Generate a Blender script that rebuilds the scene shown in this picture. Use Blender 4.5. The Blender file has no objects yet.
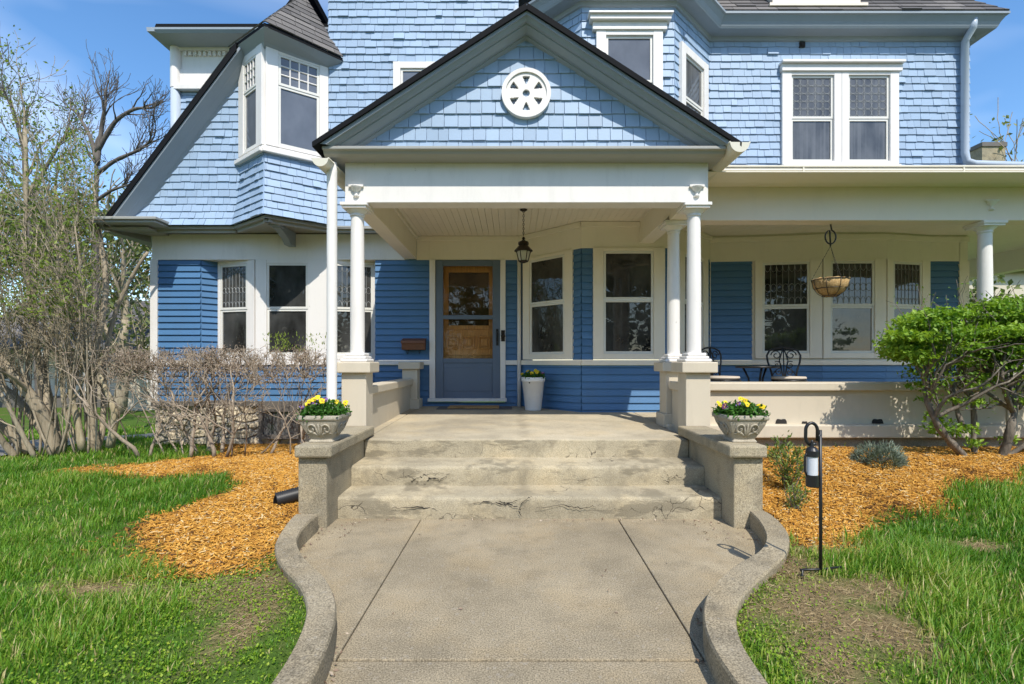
import bpy, math, random
import numpy as np
from mathutils import Vector
R = math.radians
rng = np.random.default_rng(7)
random.seed(7)
sc = bpy.context.scene
COL = sc.collection

# ------------------------------------------------------------------ camera numbers
F, H, CX, CY = 500.0, 1.183, 512.0, 362.0
def X_(px, Y): return (px - CX) * Y / F
def Z_(py, Y): return H + (CY - py) * Y / F

# ------------------------------------------------------------------ mesh builder
class MB:
    def __init__(s):
        s.v = []; s.f = {}; s.n = 0; s.val = []
    def add(s, verts, faces, val=0.5, smooth=False):
        verts = np.asarray(verts, float).reshape(-1, 3)
        s.v.append(verts)
        if np.isscalar(val): val = np.full(len(verts), val)
        s.val.append(np.asarray(val, float))
        if isinstance(faces, np.ndarray):
            s.f.setdefault((faces.shape[1], smooth), []).append(faces + s.n)
        else:
            for fc in faces:
                s.f.setdefault((len(fc), smooth), []).append(np.array([fc]) + s.n)
        s.n += len(verts)
        return s
    def box(s, x0, x1, y0, y1, z0, z1, val=0.5):
        v = [(x0,y0,z0),(x1,y0,z0),(x1,y1,z0),(x0,y1,z0),(x0,y0,z1),(x1,y0,z1),(x1,y1,z1),(x0,y1,z1)]
        return s.add(v, BOXF, val)
    def hexa(s, v, val=0.5):
        return s.add(v, BOXF, val)
    def quad(s, a, b, c, d, val=0.5): return s.add([a,b,c,d], [(0,1,2,3)], val)
    def poly(s, pts, val=0.5): return s.add(pts, [tuple(range(len(pts)))], val)
    def tube(s, pts, rad, n=8, cap=True, val=0.5):
        pts = np.asarray(pts, float); m = len(pts)
        rad = np.full(m, rad) if np.isscalar(rad) else np.asarray(rad, float)
        t = np.gradient(pts, axis=0); t /= (np.linalg.norm(t, axis=1, keepdims=True) + 1e-9)
        ref = np.array([0.,0,1]) if abs(t[0][2]) < .8 else np.array([1.,0,0])
        a = np.cross(t, ref); la = np.linalg.norm(a, axis=1, keepdims=True); a /= np.maximum(la, 1e-6)
        for i in range(1, m):                       # keep the frame from flipping
            q = a[i-1] - t[i]*np.dot(a[i-1], t[i]); ln = np.linalg.norm(q)
            a[i] = q/ln if ln > 1e-6 else a[i-1]
        b = np.cross(t, a)
        an = np.arange(n)*2*np.pi/n
        ring = pts[:,None,:] + rad[:,None,None]*(np.cos(an)[None,:,None]*a[:,None,:] + np.sin(an)[None,:,None]*b[:,None,:])
        v = ring.reshape(-1,3)
        i = np.arange(m-1)[:,None]*n; j = np.arange(n)[None,:]; k = (j+1) % n
        fs = np.stack([i+j, i+k, i+n+k, i+n+j], -1).reshape(-1,4)
        base = s.n
        s.add(v, fs, val, smooth=True)
        if cap:
            s.f.setdefault((n, False), []).append(np.array([list(range(base+n-1, base-1, -1))]))
            s.f.setdefault((n, False), []).append(np.array([list(range(base+(m-1)*n, base+m*n))]))
        return s
    def lathe(s, prof, c=(0,0,0), n=24, val=0.5, smooth=True):
        prof = np.asarray(prof, float); m = len(prof)
        an = np.arange(n)*2*np.pi/n
        v = np.stack([prof[:,0,None]*np.cos(an)+c[0], prof[:,0,None]*np.sin(an)+c[1], np.repeat(prof[:,1,None]+c[2], n, 1)], -1).reshape(-1,3)
        i = np.arange(m-1)[:,None]*n; j = np.arange(n)[None,:]; k = (j+1) % n
        fs = np.stack([i+j, i+k, i+n+k, i+n+j], -1).reshape(-1,4)
        return s.add(v, fs, val, smooth)
    def extrude(s, pts, vec, val=0.5):
        pts = np.asarray(pts, float); n = len(pts); q = pts + np.asarray(vec, float)
        fs = [tuple(range(n)), tuple(range(2*n-1, n-1, -1))] + [(i, i+n, (i+1) % n + n, (i+1) % n) for i in range(n)]
        return s.add(np.vstack([pts, q]), fs, val)
    def build(s, name, mat, parent=None, bevel=0, seg=2, flip=True):
        me = bpy.data.meshes.new(name)
        if s.n:
            V = np.vstack(s.v)
            if parent is not None: V = V - wloc(parent)
            loops = []; starts = []; sm = []; pos = 0
            for (k, smooth), arrs in s.f.items():
                A = np.vstack(arrs); loops.append(A.ravel())
                starts.append(pos + np.arange(len(A))*k); pos += A.size
                sm.append(np.full(len(A), smooth))
            L = np.concatenate(loops); S = np.concatenate(starts); SM = np.concatenate(sm)
            me.vertices.add(len(V)); me.vertices.foreach_set('co', V.astype(np.float32).ravel())
            me.loops.add(len(L)); me.loops.foreach_set('vertex_index', L.astype(np.int32))
            me.polygons.add(len(S)); me.polygons.foreach_set('loop_start', S.astype(np.int32))
            me.polygons.foreach_set('use_smooth', SM)
            at = me.attributes.new('rnd', 'FLOAT', 'POINT')
            at.data.foreach_set('value', np.concatenate(s.val).astype(np.float32))
            me.update(calc_edges=True); me.validate()
        if mat: me.materials.append(mat)
        o = bpy.data.objects.new(name, me); COL.objects.link(o)
        if parent is not None: o.parent = parent
        if bevel:
            m = o.modifiers.new('b', 'BEVEL'); m.width = bevel; m.segments = seg; m.limit_method = 'ANGLE'; m.angle_limit = R(40)
        return o
BOXF = np.array([(0,3,2,1),(4,5,6,7),(0,1,5,4),(1,2,6,5),(2,3,7,6),(3,0,4,7)])
def wloc(o):
    p = np.zeros(3)
    while o is not None:
        p = p + np.array(o.location); o = o.parent
    return p
def thing(name, label, cat, loc=(0,0,0), group=None):
    o = bpy.data.objects.new(name, None); COL.objects.link(o); o.location = loc
    o.empty_display_size = .1
    o['label'] = label; o['category'] = cat
    if group: o['group'] = group
    return o
def tag(o, label, cat, group=None, kind=None):
    o['label'] = label; o['category'] = cat
    if group: o['group'] = group
    if kind: o['kind'] = kind
    return o
class Fr:
    """a vertical wall facet: u along the wall (left to right), n outwards, z up"""
    def __init__(s, p0, p1):
        s.o = np.array(p0, float); d = np.array(p1, float) - s.o
        s.L = float(np.linalg.norm(d)); s.u = d/s.L; s.n = np.array([s.u[1], -s.u[0]])
    def P(s, u, z, n=0):
        q = s.o + s.u*u + s.n*n
        return (q[0], q[1], z)
    def box(s, mb, u0, u1, z0, z1, n0, n1, val=.5):
        P = s.P
        return mb.hexa([P(u0,z0,n1),P(u1,z0,n1),P(u1,z0,n0),P(u0,z0,n0),P(u0,z1,n1),P(u1,z1,n1),P(u1,z1,n0),P(u0,z1,n0)], val)

# ------------------------------------------------------------------ materials
def newmat(name):
    m = bpy.data.materials.new(name); m.use_nodes = True
    nt = m.node_tree; b = nt.nodes['Principled BSDF']
    return m, nt, b
def N(nt, t, **kw):
    n = nt.nodes.new(t)
    for k, v in kw.items():
        if k in n.inputs: n.inputs[k].default_value = v
        else: setattr(n, k, v)
    return n
def lk(nt, a, b): nt.links.new(a, b)
def coords(nt, scale=(1,1,1)):
    tc = N(nt, 'ShaderNodeTexCoord'); mp = N(nt, 'ShaderNodeMapping'); mp.inputs['Scale'].default_value = scale
    lk(nt, tc.outputs['Object'], mp.inputs['Vector']); return mp.outputs[0]
def noise(nt, vec, scale, detail=4, rough=.55, dist=0):
    n = N(nt, 'ShaderNodeTexNoise'); n.inputs['Scale'].default_value = scale; n.inputs['Detail'].default_value = detail
    n.inputs['Roughness'].default_value = rough; n.inputs['Distortion'].default_value = dist
    lk(nt, vec, n.inputs['Vector']); return n.outputs['Fac']
def ramp(nt, fac, stops):
    r = N(nt, 'ShaderNodeValToRGB'); el = r.color_ramp.elements
    while len(el) < len(stops): el.new(.5)
    for e, (p, c) in zip(el, stops):
        e.position = p; e.color = (*c, 1) if not np.isscalar(c) else (c, c, c, 1)
    lk(nt, fac, r.inputs[0]); return r.outputs[0]
def mix(nt, a, b, fac, mode='MIX'):
    m = N(nt, 'ShaderNodeMix', data_type='RGBA', blend_type=mode)
    for sock, val in ((m.inputs[6], a), (m.inputs[7], b), (m.inputs[0], fac)):
        if isinstance(val, bpy.types.NodeSocket): lk(nt, val, sock)
        elif np.isscalar(val): sock.default_value = val
        else: sock.default_value = (*val, 1)
    return m.outputs[2]
def mth(nt, op, a, b=0.0, clamp=False):
    m = N(nt, 'ShaderNodeMath', operation=op); m.use_clamp = clamp
    for sock, val in ((m.inputs[0], a), (m.inputs[1], b)):
        if isinstance(val, bpy.types.NodeSocket): lk(nt, val, sock)
        else: sock.default_value = val
    return m.outputs[0]
def attr(nt, name='rnd'):
    a = N(nt, 'ShaderNodeAttribute'); a.attribute_name = name; return a.outputs['Fac']
def bump(nt, b, h, strength=.3, dist=.01):
    n = N(nt, 'ShaderNodeBump'); n.inputs['Strength'].default_value = strength; n.inputs['Distance'].default_value = dist
    lk(nt, h, n.inputs['Height']); lk(nt, n.outputs[0], b.inputs['Normal'])
def setc(nt, b, c):
    if isinstance(c, bpy.types.NodeSocket): lk(nt, c, b.inputs['Base Color'])
    else: b.inputs['Base Color'].default_value = (*c, 1)

def paint(name, col, rough=.5, var=.08, dirt=.2, dirtcol=(.23,.21,.17), rndvar=0.0, chip=0.0, spec=.4):
    m, nt, b = newmat(name); v = coords(nt)
    n1 = noise(nt, v, 2.2, 6); n2 = noise(nt, coords(nt, (7,7,1.6)), 1.0, 7, .7)
    c = mix(nt, tuple(x*(1-var) for x in col), tuple(min(1, x*(1+var)) for x in col), n1)
    d = ramp(nt, n2, [(.50, 0.), (.85, 1.)])
    c = mix(nt, c, dirtcol, mth(nt, 'MULTIPLY', d, dirt))
    if rndvar:
        r = attr(nt)
        g = ramp(nt, r, [(0, 1-rndvar), (1, 1+0.0)])
        c = mix(nt, c, g, 1.0, 'MULTIPLY')
    if chip:
        n3 = noise(nt, v, 9, 9, .7)
        k = ramp(nt, n3, [(.66, 0.), (.70, 1.)])
        c = mix(nt, c, (.16,.145,.12), mth(nt, 'MULTIPLY', k, chip))
    setc(nt, b, c); b.inputs['Roughness'].default_value = rough; b.inputs['Specular IOR Level'].default_value = spec
    n4 = noise(nt, coords(nt, (6,6,30)), 6, 4)
    bump(nt, b, n4, .12, .004)
    return m

def concrete(name, col, speck=.5, stain=.5, cracks=0.0, bump_s=.35, grain=160, streak=None):
    m, nt, b = newmat(name); v = coords(nt)
    big = noise(nt, v, 1.1, 7, .6); med = noise(nt, v, 5, 8, .68); fine = noise(nt, v, grain, 3, .6)
    c = mix(nt, tuple(x*.74 for x in col), tuple(x*1.16 for x in col), ramp(nt, big, [(.36, 0.), (.64, 1.)]))
    c = mix(nt, c, (col[0]*1.12, col[1]*1.0, col[2]*.80), mth(nt, 'MULTIPLY', ramp(nt, noise(nt, v, 2.3, 6, .6), [(.48, 0.), (.66, 1.)]), .35))
    c = mix(nt, c, tuple(x*.55 for x in col), mth(nt, 'MULTIPLY', ramp(nt, med, [(.5, 0.), (.75, 1.)]), stain))
    c = mix(nt, c, ramp(nt, fine, [(.34, .50), (.50, 1.), (.68, 1.55)]), speck, 'MULTIPLY')
    vo = N(nt, 'ShaderNodeTexVoronoi'); vo.inputs['Scale'].default_value = grain*.5; lk(nt, v, vo.inputs['Vector'])
    peb = ramp(nt, vo.outputs['Color'], [(.80, 0.), (.93, 1.)])
    c = mix(nt, c, (.42,.39,.34), mth(nt, 'MULTIPLY', peb, .22*speck))
    hgt = mth(nt, 'ADD', mth(nt, 'MULTIPLY', fine, .5), med)
    if cracks:
        dv = N(nt, 'ShaderNodeVectorMath', operation='ADD')
        nn = N(nt, 'ShaderNodeTexNoise'); nn.inputs['Scale'].default_value = 9; nn.inputs['Detail'].default_value = 6; lk(nt, v, nn.inputs['Vector'])
        sc_ = N(nt, 'ShaderNodeVectorMath', operation='SCALE'); sc_.inputs['Scale'].default_value = .16; lk(nt, nn.outputs['Color'], sc_.inputs[0])
        lk(nt, v, dv.inputs[0]); lk(nt, sc_.outputs[0], dv.inputs[1])
        ve = N(nt, 'ShaderNodeTexVoronoi', feature='DISTANCE_TO_EDGE'); ve.inputs['Scale'].default_value = 4.2; lk(nt, dv.outputs[0], ve.inputs['Vector'])
        ck = ramp(nt, ve.outputs['Distance'], [(.0, 1.), (.016, 0.)])
        mask = ramp(nt, noise(nt, coords(nt, (1.5,1.5,5)), 1.0, 4), [(.53, 0.), (.6, 1.)])
        pm = ramp(nt, noise(nt, coords(nt, (2.2,1.5,7)), 1.0, 6, .65), [(.53, 0.), (.60, 1.)])
        c = mix(nt, c, tuple(x*.50 for x in col), mth(nt, 'MULTIPLY', pm, .75))
        k = mth(nt, 'MULTIPLY', ck, mth(nt, 'MULTIPLY', mask, cracks))
        c = mix(nt, c, (.035,.03,.025), k)
        hgt = mth(nt, 'SUBTRACT', hgt, mth(nt, 'ADD', k, mth(nt, 'MULTIPLY', pm, .4)))
    if streak is not None:                       # an old water stain running down the middle
        sx = N(nt, 'ShaderNodeSeparateXYZ'); lk(nt, v, sx.inputs[0])
        wobble = mth(nt, 'MULTIPLY', mth(nt, 'SUBTRACT', noise(nt, v, 7, 5, .7), .5), .24)
        dx_ = mth(nt, 'ABSOLUTE', mth(nt, 'ADD', mth(nt, 'SUBTRACT', sx.outputs[0], streak), wobble))
        c = mix(nt, c, tuple(x*.52 for x in col), mth(nt, 'MULTIPLY', ramp(nt, dx_, [(.01, 1.), (.085, 0.)]), mth(nt, 'MULTIPLY', ramp(nt, noise(nt, v, 3.1, 5), [(.35, 0.), (.6, 1.)]), .55)))
    setc(nt, b, c); b.inputs['Roughness'].default_value = .92; b.inputs['Specular IOR Level'].default_value = .2
    bump(nt, b, hgt, bump_s, .012)
    return m

def simple(name, col, rough=.5, metal=0, spec=.5, var=.12, scale=20, bumps=0):
    m, nt, b = newmat(name); n1 = noise(nt, coords(nt), scale, 4)
    setc(nt, b, mix(nt, tuple(x*(1-var) for x in col), tuple(min(1, x*(1+var)) for x in col), n1))
    b.inputs['Roughness'].default_value = rough; b.inputs['Metallic'].default_value = metal; b.inputs['Specular IOR Level'].default_value = spec
    if bumps: bump(nt, b, n1, bumps, .01)
    return m

def windowglass(name, col, var=.6, scale=3.0, folds=0, ior=1.6):
    m, nt, b = newmat(name)
    n1 = noise(nt, coords(nt, (1,1,.6)), scale, 5)
    c = mix(nt, tuple(x*(1-var) for x in col), tuple(x*(1+var) for x in col), ramp(nt, n1, [(.3,0.),(.7,1.)]))
    if folds:
        n2 = noise(nt, coords(nt, (26,26,.5)), 1, 3)
        c = mix(nt, c, tuple(x*1.9 for x in col), mth(nt, 'MULTIPLY', ramp(nt, n2, [(.45,0.),(.6,1.)]), folds))
    setc(nt, b, c); b.inputs['Roughness'].default_value = .6; b.inputs['Specular IOR Level'].default_value = .0
    b.inputs['Coat Weight'].default_value = 1.0; b.inputs['Coat Roughness'].default_value = .015; b.inputs['Coat IOR'].default_value = ior
    wv = noise(nt, coords(nt), 2.5, 2)
    bp = N(nt, 'ShaderNodeBump'); bp.inputs['Strength'].default_value = .06; bp.inputs['Distance'].default_value = .05
    lk(nt, wv, bp.inputs['Height']); lk(nt, bp.outputs[0], b.inputs['Coat Normal'])
    return m
def clearglass(name):
    m = bpy.data.materials.new(name); m.use_nodes = True; nt = m.node_tree; nt.nodes.clear()
    o = N(nt, 'ShaderNodeOutputMaterial'); t = N(nt, 'ShaderNodeBsdfTransparent'); g = N(nt, 'ShaderNodeBsdfGlossy'); g.inputs['Roughness'].default_value = .02
    t.inputs['Color'].default_value = (.95,.95,.95,1)
    fr = N(nt, 'ShaderNodeFresnel'); fr.inputs['IOR'].default_value = 1.5
    mx = N(nt, 'ShaderNodeMixShader'); lk(nt, mth(nt, 'MULTIPLY', fr.outputs[0], .4, True), mx.inputs[0]); lk(nt, t.outputs[0], mx.inputs[1]); lk(nt, g.outputs[0], mx.inputs[2])
    lk(nt, mx.outputs[0], o.inputs[0]); return m
def leafmat(name, stops, trans=.35, rough=.5):
    m = bpy.data.materials.new(name); m.use_nodes = True; nt = m.node_tree; b = nt.nodes['Principled BSDF']; out = nt.nodes['Material Output']
    c = ramp(nt, attr(nt), stops)
    lk(nt, c, b.inputs['Base Color']); b.inputs['Roughness'].default_value = rough; b.inputs['Specular IOR Level'].default_value = .3
    t = N(nt, 'ShaderNodeBsdfTranslucent'); lk(nt, mix(nt, c, (1.25,1.3,.55), 1.0, 'MULTIPLY'), t.inputs['Color'])
    mx = N(nt, 'ShaderNodeMixShader'); mx.inputs[0].default_value = trans
    lk(nt, b.outputs[0], mx.inputs[1]); lk(nt, t.outputs[0], mx.inputs[2]); lk(nt, mx.outputs[0], out.inputs[0])
    return m
def bark(name, a, bcol, sx=30, sz=4):
    m, nt, b = newmat(name); v = coords(nt, (sx, sx, sz)); n1 = noise(nt, v, 1, 6, .65); n2 = noise(nt, coords(nt), 4, 4)
    c = mix(nt, a, bcol, ramp(nt, n1, [(.35,0.),(.65,1.)])); c = mix(nt, c, tuple(x*.55 for x in a), mth(nt, 'MULTIPLY', ramp(nt, n2, [(.5,0.),(.7,1.)]), .6))
    setc(nt, b, c); b.inputs['Roughness'].default_value = .9; b.inputs['Specular IOR Level'].default_value = .15; bump(nt, b, n1, .6, .01)
    return m
def rndmat(name, stops, rough=.85, spec=.2):
    m, nt, b = newmat(name); lk(nt, ramp(nt, attr(nt), stops), b.inputs['Base Color']); b.inputs['Roughness'].default_value = rough
    b.inputs['Specular IOR Level'].default_value = spec; return m

M = {}
M['shingle'] = paint('blue_shingle_paint', (.315,.425,.565), .55, .09, .20, (.25,.29,.35), rndvar=.15, chip=.45)
M['siding'] = paint('blue_siding_paint', (.078,.19,.36), .45, .10, .25, (.10,.15,.22), rndvar=.16, chip=.12)
M['trim'] = paint('white_trim_paint', (.76,.725,.68), .5, .06, .22, chip=.3)
M['offwhite_shade'] = paint('off_white_shade_paint', (.78,.68,.56), .5, .05, .10, chip=.2)  # white trim with the side porch beam's warm shade mixed into the colour
M['cream_bounce'] = paint('cream_bounce_paint', (.80,.73,.61), .5, .05, .10, chip=.12)  # beige ceiling colour; on white porch trim it paints in the warm bounce
M['grey'] = paint('grey_trim_paint', (.275,.315,.352), .5, .08, .15, (.14,.15,.15))
M['greywarm_bounce'] = paint('warm_grey_bounce_paint', (.33,.325,.295), .5, .06, .15, (.2,.19,.17))  # grey trim with shade and warm bounce mixed in; eave return's own grey-beige
M['beige'] = paint('beige_masonry_paint', (.56,.49,.375), .7, .06, .35, (.33,.29,.22))
M['gutter'] = paint('gutter_paint', (.66,.62,.51), .35, .04, .10)
M['lead'] = paint('pale_blue_pipe_paint', (.42,.48,.55), .4, .05, .1)
M['slate'] = paint('slate_door_paint', (.112,.15,.205), .4, .05, .05)
M['brownboard'] = paint('water_table_paint', (.13,.115,.10), .6, .1, .2)
M['steps'] = concrete('step_concrete', (.40,.345,.24), .6, 1.0, cracks=1.0, bump_s=.4, streak=-.03)
M['porchfloor'] = concrete('porch_floor_concrete', (.43,.37,.265), .4, .5, bump_s=.2, streak=.115)
M['cheek'] = concrete('cheek_wall_concrete', (.335,.288,.20), .85, 1.0, bump_s=.45)
M['walk'] = concrete('walk_aggregate', (.305,.252,.168), 1.0, .65, bump_s=.07, grain=150)
M['kerb'] = concrete('kerb_concrete', (.28,.235,.16), 1.0, 1.0, bump_s=.4, grain=140)
M['urn'] = concrete('cast_stone', (.40,.36,.285), .5, .75, bump_s=.5, grain=180)
M['drive'] = concrete('drive_concrete', (.27,.25,.22), .4, .3, bump_s=.2)
M['black'] = simple('black_iron', (.012,.012,.013), .4, 0, .5)
M['darkbronze'] = simple('dark_bronze', (.03,.022,.015), .4, .6, .5)
M['mailwood'] = simple('mailbox_brown', (.16,.065,.03), .5, 0, .4, .25, 30)
M['wood'] = None
M['soil'] = simple('potting_soil', (.03,.022,.015), .95, 0, .1, .4, 60, .6)
M['whitepot'] = simple('white_glazed_pot', (.78,.76,.72), .3, 0, .5, .04)
M['cushion'] = simple('cushion_fabric', (.55,.47,.38), .9, 0, .1, .1, 60)
M['frost'] = simple('frosted_glass', (.50,.47,.38), .25, 0, .5, .2, 30)
M['smoke'] = simple('solar_lamp_sleeve', (.62,.64,.68), .25, 0, .5, .08)
M['pipe'] = simple('black_corrugated_pipe', (.022,.022,.023), .45, 0, .4)
M['ventdark'] = simple('vent_dark', (.02,.017,.015), .9)
M['lattice'] = simple('leaded_came', (.36,.37,.37), .5, .0, .4)
M['sash'] = paint('sash_paint', (.70,.68,.62), .45, .05, .1)
M['glassdark'] = windowglass('dark_window_glass', (.040,.040,.038), .8, 3)
M['glassdoor'] = windowglass('door_window_glass', (.075,.045,.018), .5, 3)  # brown paints the porch ceiling's reflection into the pane
M['glasscurt'] = windowglass('curtained_window_glass', (.085,.085,.085), .5, 4, .5)
M['glassupper'] = windowglass('upstairs_window_glass', (.12,.13,.15), .35, 2)
M['clear'] = clearglass('clear_glass')
M['coco'] = bark('coir_liner', (.34,.20,.075), (.52,.36,.17), 60, 60)
M['mat'] = bark('coir_mat', (.30,.17,.065), (.48,.30,.13), 90, 90)
M['matgrey'] = simple('grey_mat', (.10,.095,.09), .95)

def woodmat():
    m, nt, b = newmat('golden_oak'); w = noise(nt, coords(nt, (30,30,2.5)), 1.5, 6, .6, 1.5)
    setc(nt, b, mix(nt, (.36,.145,.026), (.70,.34,.075), ramp(nt, w, [(.3,0.),(.7,1.)]))); b.inputs['Roughness'].default_value = .35
    bump(nt, b, w, .1, .003); return m
M['wood'] = woodmat()
def roofmat(name, a, bb, hz=.13):
    m, nt, b = newmat(name); r = attr(nt); v = coords(nt); g = noise(nt, v, 220, 2); s = noise(nt, v, 1.6, 5)
    c = ramp(nt, r, [(0, a), (.5, tuple((x+y)/2 for x, y in zip(a, bb))), (1, bb)])
    c = mix(nt, c, ramp(nt, g, [(.3, .55), (.7, 1.35)]), .8, 'MULTIPLY')
    c = mix(nt, c, ramp(nt, s, [(.3, .8), (.7, 1.1)]), .7, 'MULTIPLY')
    setc(nt, b, c); b.inputs['Roughness'].default_value = .95; b.inputs['Specular IOR Level'].default_value = .15; bump(nt, b, g, .4, .004); return m
M['roof'] = roofmat('grey_roof_shingles', (.10,.095,.095), (.20,.185,.175))
M['roofedge'] = simple('black_roof_edge', (.007,.0075,.009), .8, 0, .15)
def stonemat():
    m, nt, b = newmat('limestone_blocks')
    vo = N(nt, 'ShaderNodeTexVoronoi', feature='DISTANCE_TO_EDGE'); vo.inputs['Scale'].default_value = 1
    vc = N(nt, 'ShaderNodeTexVoronoi'); vc.inputs['Scale'].default_value = 1
    v = coords(nt, (2.6,2.6,6.0)); lk(nt, v, vo.inputs['Vector']); lk(nt, v, vc.inputs['Vector'])
    n1 = noise(nt, coords(nt), 14, 6)
    c = mix(nt, (.56,.46,.32), (.70,.60,.43), vc.outputs['Color']); c = mix(nt, c, (.25,.22,.17), mth(nt, 'MULTIPLY', ramp(nt, n1, [(.5,0.),(.75,1.)]), .5))
    j = ramp(nt, vo.outputs['Distance'], [(.02,1.),(.08,0.)]); c = mix(nt, c, (.30,.28,.25), j)
    setc(nt, b, c); b.inputs['Roughness'].default_value = .95
    bump(nt, b, mth(nt, 'SUBTRACT', n1, mth(nt, 'MULTIPLY', j, 1.2)), .9, .03); return m
M['stone'] = stonemat()
M['bark_bush'] = bark('bush_bark', (.12,.10,.08), (.25,.21,.165), 50, 14)
M['bark_grey'] = bark('grey_brown_bark', (.26,.21,.145), (.42,.355,.255))
M['bark_tan'] = bark('tan_bark', (.30,.245,.15), (.44,.38,.26))
M['bark_dark'] = bark('dark_twig_bark', (.11,.095,.085), (.19,.165,.14))
M['bark_hedge'] = bark('hedge_bark', (.26,.205,.15), (.46,.38,.29), 50, 20)
M['leaf_bush'] = leafmat('bush_leaves', [(0,(.045,.11,.014)),(.4,(.15,.28,.025)),(.75,(.29,.43,.05)),(1,(.42,.54,.10))], .35)
M['leaf_spring'] = leafmat('spring_leaves', [(0,(.09,.14,.025)),(.5,(.18,.25,.04)),(1,(.31,.37,.08))], .4)
M['leaf_far'] = leafmat('far_leaves', [(0,(.085,.11,.045)),(.5,(.15,.18,.06)),(1,(.25,.27,.10))], .3)
M['leaf_verge'] = leafmat('verge_leaves', [(0,(.02,.045,.012)),(1,(.07,.11,.03))], .2)
M['leaf_pansy'] = leafmat('pansy_leaves', [(0,(.025,.085,.012)),(1,(.085,.22,.03))], .3)
M['leaf_weed'] = leafmat('weed_leaves', [(0,(.08,.14,.025)),(1,(.26,.33,.08))], .3)
M['leaf_lav'] = leafmat('silver_leaves', [(0,(.10,.13,.09)),(1,(.30,.35,.27))], .15, .8)
M['leaf_dry'] = leafmat('dry_hedge_leaves', [(0,(.18,.115,.08)),(.6,(.34,.25,.185)),(1,(.56,.46,.35))], .15, .9)
M['grass'] = leafmat('grass_blades', [(0,(.035,.11,.010)),(.35,(.095,.235,.018)),(.65,(.19,.34,.035)),(.90,(.36,.42,.075)),(1,(.55,.46,.22))], .38, .45)
M['cover'] = leafmat('low_clover', [(0,(.10,.20,.012)),(.5,(.21,.33,.02)),(1,(.36,.44,.045))], .3)
M['mulch'] = rndmat('orange_mulch', [(0,(.10,.05,.02)),(.18,(.36,.165,.032)),(.55,(.58,.285,.045)),(.90,(.70,.41,.095)),(1,(.66,.50,.26))])
M['straw'] = rndmat('dry_straw', [(0,(.22,.15,.07)),(1,(.55,.43,.24))])
M['yellow'] = rndmat('yellow_petals', [(0,(.62,.42,.012)),(1,(.80,.62,.03))], .6)
M['purple'] = rndmat('purple_petals', [(0,(.06,.012,.05)),(.5,(.12,.03,.10)),(1,(.25,.18,.45))], .6)

# ------------------------------------------------------------------ ground
def sm(a, b, x): t = np.clip((x-a)/(b-a), 0, 1); return t*t*(3-2*t)
def gz(x, y):
    x = np.asarray(x, float); y = np.asarray(y, float)
    near = .075
    right = near + .215*sm(3.1, 5.1, y) 
    left = near + .05*np.exp(-((x+1.9)**2/.35+(y-4.3)**2/1.6)) - .075*sm(5.0, 6.6, y) - .08*sm(6.6, 9, y)
    z = left + (right-left)*sm(-.5, .5, x)
    z = z - .25*sm(7.5, 11, y)*(x < 0) - .2*sm(8, 14, np.abs(x))
    walk = (np.abs(x-.05) < 1.9) & (y < 3.6)
    return z
def inpoly(x, y, P):
    P = np.asarray(P); c = np.zeros(np.shape(x), bool); n = len(P)
    for i in range(n):
        x1, y1 = P[i]; x2, y2 = P[(i+1) % n]
        cond = ((y1 > y) != (y2 > y)) & (x < (x2-x1)*(y-y1)/(y2-y1+1e-12)+x1)
        c ^= cond
    return c
def polydist(x, y, P):
    P = np.asarray(P, float); d = np.full(np.shape(x), 1e9); n = len(P)
    for i in range(n):
        a = P[i]; b = P[(i+1) % n]; e = b-a
        t = np.clip(((x-a[0])*e[0]+(y-a[1])*e[1])/(e@e+1e-12), 0, 1)
        d = np.minimum(d, np.hypot(x-a[0]-t*e[0], y-a[1]-t*e[1]))
    return d
def wob(x, y): return .07*np.sin(5.1*x+1.3*y)+.06*np.sin(3.7*y-8.3*x+1)+.04*np.sin(17*x+11*y)+.03*np.sin(29*y-13*x)
MUL_L = [(-4.5,5.05),(-3.98,4.80),(-2.82,4.83),(-2.38,4.40),(-2.41,4.06),(-2.56,3.54),(-2.34,3.06),(-2.1,2.83),(-1.67,2.59),(-1.40,2.66),(-1.38,3.0),(-1.27,3.5),(-1.5,3.62),(-1.5,7.3),(-4.3,7.3),(-3.6,6.4),(-4.0,5.6)]
MUL_R = [(1.62,3.6),(1.62,3.3),(1.72,3.02),(2.29,3.2),(2.87,3.62),(3.8,4.02),(4.5,4.35),(7.0,4.7),(9,4.8),(9,5.3),(1.78,5.3)]
def sdm(x, y):      # signed distance into the mulch beds
    s = np.full(np.shape(x), -9.)
    for P in (MUL_L, MUL_R):
        d = polydist(x, y, P); s = np.maximum(s, np.where(inpoly(x, y, P), d, -d))
    return s + wob(x, y)*.8
# kerb lines (outer, inner), traced on the ground plan
def kp(px, py, z=.12): Y = F*(H-z)/(py-CY); return (X_(px, Y), Y)
KL_O = [kp(*p) for p in [(295,514),(283.8,526),(273,543.5),(275,557),(289.6,574),(305,590),(309,609),(301,636),(284,663),(270,684)]]
KL_I = [kp(*p) for p in [(318,514),(299,530),(295,543.5),(305,559),(324,574),(336,594),(339,613),(332,636),(324,655.5),(309,684)]]
KR_O = [kp(*p) for p in [(748.8,505),(772,512.7),(789,530),(791,543.5),(779.7,563),(752.7,582),(735,605),(733,621),(743,648),(768,684)]]
KR_I = [kp(*p) for p in [(746,508),(762,522),(768,539.7),(764,549),(737,563),(710,584),(700.5,605),(702.5,628.5),(718,659),(737,684)]]
KL_O += [(-.80,1.2),(-.80,-1.5)]; KL_I += [(-.665,1.2),(-.665,-1.5)]
KR_O += [(.845,1.2),(.845,-1.5)]; KR_I += [(.74,1.2),(.74,-1.5)]
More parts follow.
